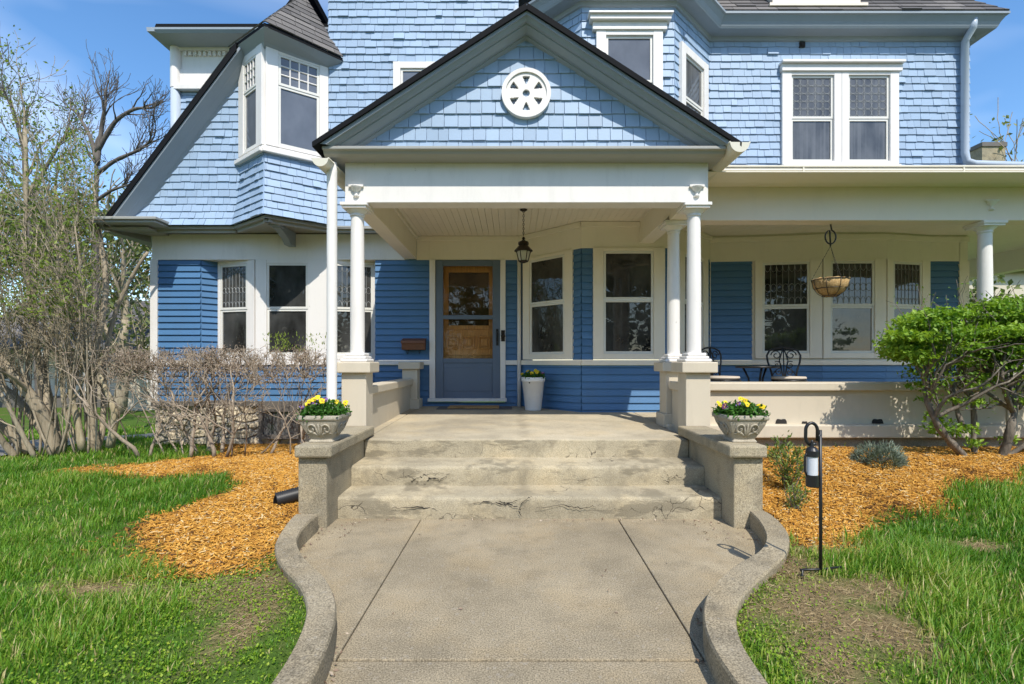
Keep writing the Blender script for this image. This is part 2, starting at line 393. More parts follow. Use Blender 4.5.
def smooth_line(P, n=170):
    P = np.asarray(P, float); d = np.r_[0, np.cumsum(np.linalg.norm(np.diff(P, axis=0), axis=1))]
    t = np.linspace(0, d[-1], n); Q = np.stack([np.interp(t, d, P[:,0]), np.interp(t, d, P[:,1])], 1)
    for _ in range(28):
        Q[1:-1] = .25*Q[:-2]+.5*Q[1:-1]+.25*Q[2:]
    return Q
KLO, KLI, KRO, KRI = map(smooth_line, (KL_O, KL_I, KR_O, KR_I))
PAVED = np.vstack([KLO, KRO[::-1], [(1.57,3.62),(1.57,4.7),(-1.32,4.7),(-1.32,3.62)]])
def offroad(x, y, marg=.01):
    ok = ~inpoly(x, y, PAVED) | False
    ok &= ~((x > -1.56) & (x < 1.82) & (y > 3.5) & (y < 5.0))           # steps
    ok &= ~((x > -1.60) & (y > 4.6) & (x < 2)) & ~((x > 1.6) & (y > 5.17)) # porch
    ok &= ~((x > -5.25) & (y > 7.2))
    ok &= ~((x > -7.45) & (x < -6.2) & (y > -5))
    return ok
DRY = [(1.30,2.25,.34,.26),(1.62,2.42,.34,.18),(1.45,2.75,.30,.25),(-1.35,2.45,.22,.25),(-1.15,2.15,.12,.3),(-2.0,2.42,.28,.10),(2.75,3.0,.25,.10),(-3.6,4.95,.9,.10),(1.45,2.1,.30,.22),(1.2,1.9,.18,.3),(1.85,2.95,.25,.12)]
def dryness(x, y):
    d = np.zeros(np.shape(x))
    for cx_, cy_, a, b in DRY: d = np.maximum(d, np.clip(1.35-np.hypot((x-cx_)/a, (y-cy_)/b)+wob(x*2,y*2)*2.0, 0, 1))
    return d
xs = np.unique(np.r_[-400,-250,-150,-100,-60,-40,-30,-22,-17,-13, np.arange(-10,-5,.2), np.arange(-5,5,.05), np.arange(5,10,.2), 13,17,22,30,40,60,100,150,250,400])
ys = np.unique(np.r_[-300,-150,-80,-40,-25,-15,-10,-6,-4,-3,-2,-1,0, np.arange(.6,7.4,.05), np.arange(7.4,12,.2), 13,15,18,22,28,36,50,70,100,150,250,500])
gx, gy = np.meshgrid(xs, ys)
zz = gz(gx, gy)
zz = np.where(inpoly(gx, gy, np.vstack([KLO+[.07,0], (KRO-[.05,0])[::-1], [(1.74,3.55),(1.74,5),(-1.49,5),(-1.49,3.55)]])), -.10, zz)
fineg = np.abs(gx) < 5.2
zz = zz + np.where(fineg & (gy > .5) & (gy < 7.3), rng.normal(0, .006, gx.shape), 0)
mb = MB(); nx = len(xs); ny = len(ys)
i, j = np.meshgrid(np.arange(nx-1), np.arange(ny-1))
q = (j*nx+i).ravel(); fs = np.stack([q, q+1, q+nx+1, q+nx], 1)
mask = np.clip(sdm(gx, gy)/.12+.5, 0, 1); mask = np.where(mask > 0, mask, -dryness(gx, gy)*(np.abs(gx) < 5)*(np.abs(gy-3) < 4))
mb.add(np.stack([gx, gy, zz], -1).reshape(-1,3), fs, mask.ravel(), True)
def groundmat():
    m, nt, b = newmat('lawn_and_soil'); v = coords(nt); a = attr(nt)
    n1 = noise(nt, v, 2.2, 7); n2 = noise(nt, v, 40, 5, .7); n3 = noise(nt, v, .6, 4)
    g = mix(nt, (.045,.095,.014), (.10,.165,.03), n2); g = mix(nt, g, (.17,.13,.065), ramp(nt, n1, [(.52,0.),(.68,1.)]))
    g = mix(nt, g, (.10,.17,.03), mth(nt, 'MULTIPLY', n3, .35))
    g = mix(nt, g, mix(nt, (.13,.085,.045), (.34,.255,.135), n2), mth(nt, 'MULTIPLY', a, -.95, True))
    s = mix(nt, (.34,.15,.03), (.54,.27,.05), n2); s = mix(nt, s, (.10,.055,.025), ramp(nt, n1, [(.5,0.),(.66,1.)]))
    setc(nt, b, mix(nt, g, s, mth(nt, 'MAXIMUM', a, 0.0, True))); b.inputs['Roughness'].default_value = 1; b.inputs['Specular IOR Level'].default_value = .05
    bump(nt, b, n2, .8, .03); return m
g = mb.build('ground', groundmat()); g['kind'] = 'structure'

# walkway: slabs between control joints
mb = MB()
def slab(mb, poly, z0=-.09, z1=0.): mb.extrude([(x, y, z1) for x, y in poly][::-1], (0,0,z0-z1))
JL0, JL1, JR0, JR1 = (-.685,3.78), (-.70,1.985), (.80,3.78), (.765,1.985); gp = .0032
def arcs(A, y0, y1):
    return [tuple(p) for p in A if y0 < p[1] < y1]
slab(mb, [(JL0[0]+gp,3.78),(JR0[0]-gp,3.78),(JR1[0]-gp,1.99),(JL1[0]+gp,1.99)])
slab(mb, [(-1.36,3.78),(JL0[0]-gp,3.78),(JL1[0]-gp,1.99)] + [(p[0]-.05,p[1]) for p in KLI[::-1] if 1.99 < p[1] < 3.6] + [(-1.36,3.6)])
slab(mb, [(JR0[0]+gp,3.78),(1.62,3.78),(1.62,3.55)] + [(p[0]+.05,p[1]) for p in KRI if 1.99 < p[1] < 3.55] + [(JR1[0]+gp,1.99)])
slab(mb, [(-.80,1.978),(.80,1.978),(.80,-1.5),(-.80,-1.5)])
w = mb.build('walkway', M['walk'], bevel=.006); w['kind'] = 'structure'
mb = MB(); mb.box(-.9,.9,1.5,3.7,-.12,-.05); wb = mb.build('walkway_bed', M['soil']); wb['kind'] = 'structure'

def kerb(O, I, label, z1=.12):
    mb = MB(); n = len(O); rows = []
    cen = (O+I)/2
    for P, z in ((O,-.1),(O,z1-.012),(O*.95+I*.05,z1),(O*.05+I*.95,z1),(I,z1-.012),(I,-.1)):
        zj = np.full(n, z) + (0.003*np.sin(np.arange(n)*.37) if z > 0 else 0)
        rows.append(np.column_stack([P, zj]))
    V = np.stack(rows, 1); m = 6
    i = np.arange(n-1)[:,None]*m; j = np.arange(m-1)[None,:]
    fs = np.stack([i+j, i+m+j, i+m+j+1, i+j+1], -1).reshape(-1,4)
    mb.add(V.reshape(-1,3), fs, .5, False)
    mb.add(V[0], [tuple(range(6))]); mb.add(V[-1], [tuple(range(5,-1,-1))])
    return tag(mb.build('garden_kerb', M['kerb']), label, 'kerb', 'kerbs along the walk')
kerb(KLO, KLI, 'S-curved low concrete kerb between the walk and the lawn on the hedge side')
kerb(KRO, KRI, 'S-curved low concrete kerb between the walk and the black lamp stake')

# driveway beside the house
mb = MB(); ysd = np.r_[np.arange(-6, 12, .5), 14, 18, 24, 32]
for y0, y1 in zip(ysd[:-1], ysd[1:]):
    mb.quad((-7.4,y0,float(gz(-7.4,y0))+.02),(-6.25,y0,float(gz(-6.25,y0))+.02),(-6.25,y1,float(gz(-6.25,y1))+.02),(-7.4,y1,float(gz(-7.4,y1))+.02))
d = mb.build('driveway', M['drive']); d['kind'] = 'structure'

# ================================================================== the house
house = thing('house', 'large two-storey pale blue shingled house with white trim and a gabled entrance porch', 'house', (0, 7.25, 0))
YW, TOP = 7.25, 2.66          # front wall plane, top of the ground floor panels
def hp(name, mb, mat, parent=None, **k): return mb.build(name, mat, parent or house, **k)

def clip(poly, P):
    out = poly; n = len(P)
    for i in range(n):
        a = P[i]; b = P[(i+1) % n]; ex, ey = b[0]-a[0], b[1]-a[1]
        inp = out; out = []
        if not inp: break
        for k in range(len(inp)):
            p = inp[k]; q = inp[(k+1) % len(inp)]
            sp = ex*(p[1]-a[1])-ey*(p[0]-a[0]); sq = ex*(q[1]-a[1])-ey*(q[0]-a[0])
            if sp >= 0: out.append(p)
            if (sp >= 0) != (sq >= 0):
                t = sp/(sp-sq); out.append((p[0]+t*(q[0]-p[0]), p[1]+t*(q[1]-p[1])))
    return out
def ccw(P):
    a = sum(P[i][0]*P[(i+1) % len(P)][1]-P[(i+1) % len(P)][0]*P[i][1] for i in range(len(P)))
    return P if a > 0 else P[::-1]
def shingles(mb, poly, fn, row=.105, wr=(.09,.17), thick=.016, holes=(), jit=.0045, back=True, gap=.004, curl=.05):
    poly = ccw([tuple(p) for p in poly]); us = [p[0] for p in poly]; vs = [p[1] for p in poly]
    if back: mb.poly([fn(u, v, 0) for u, v in poly], .5)
    v = min(vs); r = 0
    rv = random.Random(int(1000*abs(us[0]*7+vs[0]*13)) % 9973)
    while v < max(vs):
        u = min(us) - rv.uniform(0, .12); ra = rv.uniform(-.25, .25)
        while u < max(us):
            w = rv.uniform(*wr); j = rv.uniform(-jit, jit); cv = rv.random()
            pieces = [(u, u+w-gap)]
            for (a, b, c, d) in holes:
                if v+row > c+.01 and v < d-.01:
                    np_ = []
                    for (p0, p1) in pieces:
                        if p1 <= a or p0 >= b: np_.append((p0, p1))
                        else:
                            if p0 < a: np_.append((p0, a))
                            if p1 > b: np_.append((b, p1))
                    pieces = np_
            tk = thick*rv.uniform(.75, 1.25)
            if rv.random() < curl: tk *= rv.uniform(1.2, 1.9)
            for (p0, p1) in pieces:
                if p1-p0 < .008: continue
                jj = j if v > min(vs)+.01 else 0
                pg = clip([(p0, v+jj), (p1, v+jj), (p1, v+row+.012), (p0, v+row+.012)], poly)
                if len(pg) < 3: continue
                fr_ = [fn(x, y, .004+tk*max(0, 1-(y-v)/row)) for x, y in pg]; bk = [fn(x, y, 0) for x, y in pg]
                k = len(pg)
                mb.add(fr_+bk, [tuple(range(k))]+[(i, k+i, k+(i+1) % k, (i+1) % k) for i in range(k)], cv)
            u += w
        v += row; r += 1
def ffn(fr): return lambda u, v, n=0: fr.P(u, v, n)
def siding(mb, fr, u0, u1, z0, z1, ex=.092, t=.022):
    z = z0; P = fr.P
    while z < z1-.005:
        b = min(z+ex, z1); tt = t*(b-z)/ex; c = random.random()
        mb.add([P(u0,z,.003+t),P(u1,z,.003+t),P(u1,b,.003+t-tt),P(u0,b,.003+t-tt),P(u0,z,0),P(u1,z,0)],
               [(0,1,2,3),(4,5,1,0)], c)
        z += ex
    mb.quad(P(u0,z0,0), P(u1,z0,0), P(u1,z1,0), P(u0,z1,0))

def window(fr, u0, u1, z0, z1, zr, cas=(.11,.11), head=.05, foot=.075, kind='plain', up='glassdark', lo='glassdark', casmat='trim', n0=0.0, proud=.04, sill=False, cap=None):
    """double-hung window: casing, two sashes, two panes, leaded pattern"""
    mb = MB(); B = lambda a,b,c,d,e,f: fr.box(mb, a,b,c,d,n0+e,n0+f)
    B(u0-cas[0],u0,z0-foot,z1+head,0,proud); B(u1,u1+cas[1],z0-foot,z1+head,0,proud)
    B(u0,u1,z1,z1+head,0,proud-.003); B(u0,u1,z0-foot,z0,0,proud-.003)
    if sill: B(u0-cas[0]-.03,u1+cas[1]+.03,z0-foot-.04,z0-foot,0,proud+.05)
    if cap:
        B(u0-cas[0]-.05,u1+cas[1]+.05,z1+head,z1+head+.10,0,proud+.02); B(u0-cas[0]-.09,u1+cas[1]+.09,z1+head+.10,z1+head+.16,0,proud+.07)
        B(u0-cas[0]-.11,u1+cas[1]+.11,z1+head+.16,z1+head+.185,0,proud+.10)
    w = hp('window', mb, M[casmat], bevel=.004)
    s = .032
    for (a, b, nn) in ((zr, z1, .012), (z0, zr, .004)):
        m2 = MB(); C = lambda p,q,c,d: fr.box(m2,p,q,c,d,n0+nn,n0+nn+.020)
        C(u0+.002,u0+s,a,b-.002); C(u1-s,u1-.002,a,b-.002); C(u0+s,u1-s,b-s,b-.002); C(u0+s,u1-s,a,a+s)
        hp('sash', m2, M['sash'], w)
        m3 = MB(); P = fr.P; n_ = n0+nn+.006
        m3.quad(P(u0+s,a+s,n_),P(u1-s,a+s,n_),P(u1-s,b-s,n_),P(u0+s,b-s,n_))
        hp('pane', m3, M[up if a == zr else lo], w)
    a, b, n_ = zr+s, z1-s, n0+.0215
    L = u1-u0-2*s; ua = u0+s
    m4 = MB()
    def bar(p, q, r=.003):
        m4.tube([fr.P(*p, n_), fr.P(*q, n_)], r, 4, False)
    if kind == 'grid':
        k, r_ = 5, 5
        for i in range(1, k): bar((ua+L*i/k, a), (ua+L*i/k, b))
        for i in range(1, r_): bar((ua, a+(b-a)*i/r_), (ua+L, a+(b-a)*i/r_))
        for i in range(k):
            for j in range(r_):
                cu, cz = ua+L*(i+.5)/k, a+(b-a)*(j+.5)/r_; rr = L/k*.5
                m4.tube([fr.P(cu+rr*math.cos(t), cz+rr*math.sin(t), n_) for t in np.linspace(0, 2*np.pi, 9)], .0022, 3, False)
    elif kind == 'lead':
        k = 7
        for i in range(1, k): bar((ua+L*i/k, a), (ua+L*i/k, b), .003)
        zc = a+(b-a)*.42
        for i in range(k):
            cu = ua+L*(i+.5)/k; rr = L/k*.48
            m4.tube([fr.P(cu+rr*math.sin(t), zc+1.5*rr*math.cos(t), n_) for t in np.linspace(0, 2*np.pi, 9)], .0035, 3, False)
            m4.tube([fr.P(cu+rr*math.cos(t), a+.02+2.2*rr*math.sin(t), n_) for t in np.linspace(0, np.pi, 7)], .003, 3, False)
            m4.tube([fr.P(cu+rr*math.cos(t), b-.015-2.2*rr*math.sin(t), n_) for t in np.linspace(0, np.pi, 7)], .003, 3, False)
    elif kind == 'muntin':
        for i in range(1, 4): bar((ua+L*i/4, a), (ua+L*i/4, b), .012)
        for i in range(1, 3): bar((ua, a+(b-a)*i/3), (ua+L, a+(b-a)*i/3), .012)
    if m4.n: hp('muntin', m4, M['sash' if kind == 'muntin' else 'lead' if False else 'lattice'] if kind != 'muntin' else M['trim'], w)
    return w

# ---- left ground floor wall with its shallow three-sided window bay
flat = Fr((-5.19,YW),(-4.507,YW)); a1 = Fr((-4.507,YW),(-4.34,YW+.17)); a2 = Fr((-4.34,YW+.17),(-3.70,YW)); a3 = Fr((-3.70,YW),(-2.60,YW)); a4 = Fr((-2.60,YW),(-1.98,YW+.17)); a5 = Fr((-1.98,YW),(-1.19,YW))
mb = MB()
for fr in (flat, a1): siding(mb, fr, 0, fr.L, 1.21, TOP)
for fr in (flat, a1, a2, a3, a4): siding(mb, fr, 0, fr.L, .62, 1.14)
siding(mb, a5, 0, a5.L, 1.21, TOP); siding(mb, a5, 0, a5.L, .50, 1.14)
hp('siding_wall', mb, M['siding'])
mb = MB()
for fr in (a2, a3, a4): mb.quad(fr.P(0,1.14), fr.P(fr.L,1.14), fr.P(fr.L,TOP), fr.P(0,TOP))
hp('wall', mb, M['trim'])
G = dict(z0=1.29, z1=2.61, zr=1.95)
window(a2, .067*a2.L, .80*a2.L, cas=(.04,.12), kind='lead', **G)
window(a3, .16, .755, cas=(.16,.34), **G)
window(a4, .05*a4.L, .88*a4.L, cas=(.03,.07), kind='lead', **G)
mb = MB()
mb.box(-5.20,-1.55,YW-.03,YW+.3,TOP,3.03)                          # frieze
hp('frieze', mb, M['trim'], bevel=.004)
mb = MB(); mb.box(-5.225,-5.12,YW-.035,YW+.05,.55,TOP); hp('corner_board', mb, M['trim'], bevel=.004)
mb = MB()
for fr in (flat, a1, a2, a3, a4, a5): fr.box(mb, 0, fr.L, 1.142, 1.208, .0, .045)
hp('belt_course', mb, M['trim'], bevel=.004)
mb = MB()
for fr in (flat, a1, a2, a3, a4): fr.box(mb, -.01, fr.L+.01, .545, .62, -.05, .06)
hp('water_table', mb, M['brownboard'], bevel=.005)
mb = MB(); nx_, nz_ = 44, 8
U, V = np.meshgrid(np.linspace(-5.17,-1.6,nx_*3), np.linspace(-.3,.55,nz_*4))
Y = YW+.0+.008*np.sin(U*9+np.floor(V/.14)*2.1) + rng.normal(0,.004,U.shape)
i, j = np.meshgrid(np.arange(U.shape[1]-1), np.arange(U.shape[0]-1)); q = (j*U.shape[1]+i).ravel()
mb.add(np.stack([U,Y,V],-1).reshape(-1,3), np.stack([q,q+1,q+U.shape[1]+1,q+U.shape[1]],1))
mb.box(-5.17,-5.1,YW+.01,13,-.3,.55)
hp('foundation', mb, M['stone'])
# basement window
bf = Fr((X_(259,7.19),7.19),(X_(299,7.19),7.19)); mb = MB()
for q in ((0,bf.L,.47,.545),(0,bf.L,.08,.14),(0,.06,.14,.47),(bf.L-.06,bf.L,.14,.47),(bf.L*.47,bf.L*.53,.14,.47)): bf.box(mb,*q,-.06,.02)
bw = hp('basement_window', mb, M['brownboard'])
mb = MB(); mb.quad(bf.P(.06,.14,-.01),bf.P(bf.L-.06,.14,-.01),bf.P(bf.L-.06,.47,-.01),bf.P(.06,.47,-.01)); hp('pane', mb, M['glasscurt'], bw)

# ---- door bay
dx0, dx1 = -1.104, -.17; zf = .545
mb = MB(); df = Fr((-1.19,YW),(.13,YW))
siding(mb, df, 1.096, 1.318, 1.21, TOP); siding(mb, df, 1.096, 1.318, .50, 1.14); mb.box(-.10,.30,YW+.004,YW+.02,.5,3.05)
siding(mb, Fr((-1.19,YW),(-.09,YW)), 0, 1.10, .50, .60)
hp('siding_wall', mb, M['siding'])
mb = MB()
for x0, x1, z0, z1, p in ((-1.19,dx0-.003,.66,TOP,.05),(dx1+.003,-.094,.66,TOP,.05),(-1.21,-.075,.615,.66,.085)): mb.box(x0,x1,YW-p,YW+.02,z0,z1)
hp('door_frame', mb, M['trim'], bevel=.004)
mb = MB(); mb.box(-.094,.125,YW-.045,YW,1.142,1.208); hp('belt_course', mb, M['trim'], bevel=.004)
mb = MB(); dy0, dy1 = YW-.035, YW+.0
zt = 2.655
for x0,x1,z0,z1 in ((dx0,dx0+.11,.66,zt),(dx1-.11,dx1,.66,zt),(dx0+.11,dx1-.11,2.57,zt),(dx0+.11,dx1-.11,1.80,1.86),(dx0+.11,dx1-.11,1.17,1.235)): mb.box(x0,x1,dy0,dy1,z0,z1)
mb.box(dx0+.11,dx1-.11,dy0+.012,dy1,.66,1.17)
mb.box(dx0+.13,dx1-.13,dy0+.006,dy1,.76,1.11)
sd = hp('screen_door', mb, M['slate'], bevel=.005)
for z0, z1 in ((1.235,1.80),(1.86,2.57)):
    mb = MB(); mb.quad((dx0+.11,dy0+.015,z0),(dx1-.11,dy0+.015,z0),(dx1-.11,dy0+.015,z1),(dx0+.11,dy0+.015,z1)); hp('pane', mb, M['clear'], sd)
mb = MB(); hx = X_(497.3,7.2); mb.box(hx-.018,hx+.018,dy0-.012,dy0,1.42,1.66); mb.tube([(hx,dy0-.012,1.47),(hx,dy0-.05,1.49),(hx-.005,dy0-.055,1.55),(hx,dy0-.05,1.60),(hx,dy0-.012,1.62)],.008,8); hp('handle', mb, M['black'], sd, bevel=.003)
# timber door behind it
mb = MB(); wy = YW+.10
for x0,x1,z0,z1 in ((dx0,dx0+.17,.6,zt),(dx1-.17,dx1,.6,zt),(dx0+.17,dx1-.17,2.50,zt),(dx0+.17,dx1-.17,.6,1.72)): mb.box(x0,x1,wy,wy+.05,z0,z1)
for k in range(3):
    cx_ = dx0+.235+.232*k+.0; 
    for q in ((cx_-.09,cx_+.09,1.545,1.565),(cx_-.09,cx_+.09,1.375,1.395),(cx_-.09,cx_-.07,1.395,1.545),(cx_+.07,cx_+.09,1.395,1.545)): mb.box(q[0],q[1],wy-.034,wy,q[2],q[3])
    mb.box(cx_-.045,cx_+.045,wy-.022,wy,1.42,1.52)
mb.box(dx0+.15,dx1-.15,wy-.022,wy,1.66,1.72); mb.box(dx0+.15,dx1-.15,wy-.012,wy,1.28,1.30)
wd = hp('wooden_door', mb, M['wood'], bevel=.004)
mb = MB(); mb.quad((dx0+.17,wy+.02,1.72),(dx1-.17,wy+.02,1.72),(dx1-.17,wy+.02,2.50),(dx0+.17,wy+.02,2.50)); hp('pane', mb, M['glassdoor'], wd)
mb = MB(); mb.box(dx0,dx0+.003,YW-.03,wy+.1,.62,zt); mb.box(dx1-.003,dx1,YW-.03,wy+.1,.62,zt); mb.box(dx0,dx1,YW-.03,wy,zt-.003,zt); hp('door_reveal', mb, M['wood'])
mb = MB(); bx_ = X_(503,7.19)
mb.box(bx_-.028,bx_+.028,YW-.066,YW-.05,1.48,1.64); mb.lathe([(.0,0),(.03,.004),(.034,.012),(.02,.02),(0,.022)],(0,0,0),14)
v = mb.v[-1]; v[:] = np.stack([v[:,0]+bx_, YW-.066-v[:,2], v[:,1]+1.56],-1)
hp('doorbell', mb, M['darkbronze'], bevel=.006)
mb = MB(); cxp = X_(520,7.2); mb.tube([(cxp-.012,YW-.06,.545),(cxp-.012,YW-.06,TOP)],.028,8); hp('conduit', mb, M['trim'])

# ---- porch bay (two storeys)
W0, B1, B2, B3 = (.13,YW), (.906,6.5), (2.107,6.5), (2.86,YW)
b1, b2, b3 = Fr(W0,B1), Fr(B1,B2), Fr(B2,B3)
mb = MB()
for fr in (b1, b2, b3): siding(mb, fr, 0, fr.L, .47, 1.14)
siding(mb, b1, b1.L*.885, b1.L, 1.21, TOP); siding(mb, b2, 0, .144, 1.21, TOP); siding(mb, b2, 1.073, 1.201, 1.21, TOP); siding(mb, b3, 0, .09, 1.21, TOP); siding(mb, b3, .95, b3.L, 1.21, TOP)
hp('siding_wall', mb, M['siding'])
mb = MB()
for fr in (b1, b2, b3):
    fr.box(mb, -.01, fr.L+.012, 1.142, 1.208, 0, .045)
hp('belt_course', mb, M['cream_bounce'], bevel=.004)
GB = dict(z0=1.29, z1=2.62, zr=1.99, casmat='cream_bounce', head=.045)
window(b1, .195, .822, cas=(.126,.133), **GB)
window(b2, .277, .927, cas=(.133,.146), **GB)
window(b3, .22, .81, cas=(.13,.14), **GB)
mb = MB()
for fr in (b1, b2, b3):
    fr.box(mb, -.012, fr.L+.012, TOP, 3.05, -.02, .025)
    fr.box(mb, -.012, fr.L+.012, 2.93, 2.995, .025, .055)
mb.box(-1.19,.13,YW-.025,YW+.02,TOP,3.05); mb.box(-1.38,.11,YW-.055,YW-.025,2.93,2.995)
mb.box(-1.38,-1.19,YW-.025,YW+.02,TOP,3.05)
hp('frieze', mb, M['cream_bounce'], bevel=.003)
# ---- right ground floor wall: a shallow bowed window bay
c0 = Fr((2.86,YW),(3.45,7.2)); c1 = Fr((3.45,7.2),(4.37,7.05)); c2 = Fr((4.37,7.05),(5.26,7.05)); c3 = Fr((5.26,7.05),(6.0,7.2)); c4 = Fr((6.0,7.2),(6.42,7.2)); c5 = Fr((6.42,7.2),(6.53,7.2))
mb = MB()
for fr in (c0, c1, c2, c3, c4): siding(mb, fr, 0, fr.L, .5, 1.14)
siding(mb, c0, 0, c0.L, 1.21, 2.63); siding(mb, c4, 0, c4.L, 1.21, 2.63)
hp('siding_wall', mb, M['siding'])
mb = MB()
for fr in (c1, c2, c3, c5): mb.quad(fr.P(0,1.14), fr.P(fr.L,1.14), fr.P(fr.L,2.7), fr.P(0,2.7))
for fr in (c0, c1, c2, c3, c4, c5):
    fr.box(mb, -.006, fr.L+.006, 2.63, 3.05, -.02, .03); fr.box(mb, -.006, fr.L+.006, 2.90, 2.97, .03, .06)
c5.box(mb, 0, c5.L+.03, .5, 2.63, -.05, .03); c0.box(mb, 0, .012, 1.21, 2.63, 0, .035)
mb.box(6.5,6.56,7.2,13,.3,3.05)
hp('wall', mb, M['cream_bounce'], bevel=.003)
mb = MB()
for fr in (c0, c1, c2, c3, c4): fr.box(mb, -.006, fr.L+.006, 1.142, 1.208, 0, .05)
hp('belt_course', mb, M['cream_bounce'], bevel=.004)
GR = dict(z0=1.31, z1=2.60, zr=1.97, casmat='cream_bounce', kind='lead', head=.03, lo='glassdark')
window(c1, .137, .762, cas=(.10,.16), **GR); window(c2, .10, .72, cas=(.10,.16), **GR); window(c3, .10, .60, cas=(.10,.14), **GR)

# ---- porch floor, masonry, columns
mb = MB()
def fl(y): return .493+.0188*(y-4.48)
def slope(x0,x1,y0,y1,zb): mb.hexa([(x0,y0,zb),(x1,y0,zb),(x1,y1,zb),(x0,y1,zb),(x0,y0,fl(y0)),(x1,y0,fl(y0)),(x1,y1,fl(y1)),(x0,y1,fl(y1))])
slope(-1.318,1.578,4.48,7.3,.0)
slope(-1.6,-1.322,4.64,7.3,.0)
slope(1.582,8.3,5.30,7.3,.1)
hp('porch_floor', mb, M['porchfloor'], bevel=.012)
def pedestal(x, y, zb, zt=1.183, w=.115, cw=.165, foot=False):
    mb = MB(); mb.box(x-w,x+w,y-w,y+w,zb,zt-.10)
    if foot: mb.box(x-w-.03,x+w+.03,y-w-.03,y+w+.03,zb,zb+.14)
    o = hp('pedestal', mb, M['beige'], bevel=.008)
    m2 = MB(); m2.box(x-cw,x+cw,y-cw,y+cw,zt-.10,zt); hp('cap', m2, M['beige'], o, bevel=.01)
def column(x, y, zt=2.67, r=.067):
    mb = MB(); z0 = 1.183
    mb.lathe([(r*1.0,z0+.08),(r*1.0,z0+.3),(r*.985,z0+.8),(r*.90,zt-.16),(r*.88,zt-.10)],(x,y,0),28)
    o = hp('porch_column', mb, M['trim'])
    m2 = MB()
    for w_, a, b_ in ((.125,0,.03),(.108,.03,.055),(.09,.055,.085)): m2.box(x-w_,x+w_,y-w_,y+w_,z0+a,z0+b_)
    hp('base', m2, M['trim'], o, bevel=.012)
    m3 = MB(); m3.lathe([(r*.88,zt-.115),(r*1.02,zt-.11),(r*1.02,zt-.10),(r*.92,zt-.095),(r*1.0,zt-.085),(r*1.5,zt-.055),(r*1.52,zt-.05)],(x,y,0),28)
    m3.box(x-.125,x+.125,y-.125,y+.125,zt-.03,zt-.003); m3.box(x-.112,x+.112,y-.112,y+.112,zt-.052,zt-.03)
    hp('capital', m3, M['trim'], o)
XL, XR, YC, YR, XF = -1.468, 1.727, 4.75, 5.35, 5.06
pedestal(XL, YC, .45); pedestal(XR, YC, .45); pedestal(XR, YR, fl(YR)-.01, foot=True); pedestal(XF, YR, .2); pedestal(8.2, YR, .2)
pedestal(-1.415, 7.02, fl(7)-.01, 1.183, .105, .15, True)
for p in ((XL,YC),(XR,YC),(XR,YR),(XF,YR),(8.2,YR)): column(*p)
def parapet(x0,x1,y0,y1,zb,zt,ov):
    mb = MB(); mb.box(x0,x1,y0,y1,zb,zt-.086); o = hp('parapet', mb, M['beige'], bevel=.006)
    m2 = MB(); m2.box(x0-ov[0],x1+ov[0],y0-ov[1],y1+ov[1],zt-.086,zt); hp('coping', m2, M['beige'], o, bevel=.012)
    return o
parapet(-1.52,-1.405,4.866,6.91,.4,.95,(.04,0)); parapet(1.667,1.787,4.866,5.205,.4,.985,(.035,0))
p1 = parapet(1.843,4.944,5.22,5.37,.40,.97,(0,.05)); p2 = parapet(5.177,8.08,5.22,5.37,.40,.97,(0,.05))
# porch edge beam below the parapet, and the rough base under it
mb = MB(); mb.box(1.60,8.35,5.13,5.298,.40,.537); hp('porch_edge', mb, M['beige'], bevel=.014)
mb = MB(); mb.box(1.62,8.3,5.205,5.4,-.2,.40); hp('foundation', mb, M['cheek'])
mb = MB(); mb.box(-1.58,-1.33,4.66,7.2,-.2,.45); hp('foundation', mb, M['cheek'])
# weep holes with spalled lips at the foot of the parapet
for px in (781.5, 805, 878):
    s = .045 if px != 805 else .022; x = X_(px, 5.21); mb = MB()
    mb.extrude([(x+s*1.3*math.cos(t), 5.212, .541+s*1.25*math.sin(t)*(1+.25*math.sin(3*t))) for t in np.linspace(0, math.pi, 9)], (0,.02,0))
    hp('weep_hole', mb, M['ventdark'])

# ---- porch beams, ceiling
mb = MB()
mb.box(-1.557,1.829,4.66,4.84,2.67,3.04)
hp('beam', mb, M['trim'], bevel=.004)
mb = MB(); mb.box(-1.557,-1.38,4.842,7.22,2.67,3.04); hp('beam', mb, M['cream_bounce'], bevel=.004); mb = MB(); mb.box(1.65,1.829,4.842,5.25,2.67,3.04); hp('beam', mb, M['cream_bounce'], bevel=.004)
mb = MB(); mb.box(1.831,8.32,5.25,5.43,2.67,3.06); hp('beam', mb, M['offwhite_shade'], bevel=.004)
mb = MB(); mb.box(8.14,8.32,5.432,13,2.67,3.06); hp('beam', mb, M['cream_bounce'], bevel=.004); mb = MB(); mb.box(1.65,1.829,5.252,6.6,2.72,3.04); hp('beam', mb, M['cream_bounce'], bevel=.004)
mb = MB()
x = -1.38                                                          # boarded ceilings
while x < 8.14:
    y0 = 4.842 if x < 1.64 else 5.432
    mb.box(x, min(x+.078, 8.14), y0, 7.22 if x < 6.5 else 13, 3.0, 3.02, random.random()); x += .081
mb.box(-1.38,8.14,4.842,7.22,3.022,3.03)
hp('porch_ceiling', mb, M['cream_bounce'])
mb = MB()
for a in ((-1.38,1.64,4.842,4.87,2.95,3.0),(-1.38,-1.35,4.87,7.19,2.95,3.0),(1.83,8.14,5.432,5.46,2.93,3.0)): mb.box(*a)
hp('ceiling_moulding', mb, M['cream_bounce'], bevel=.006)
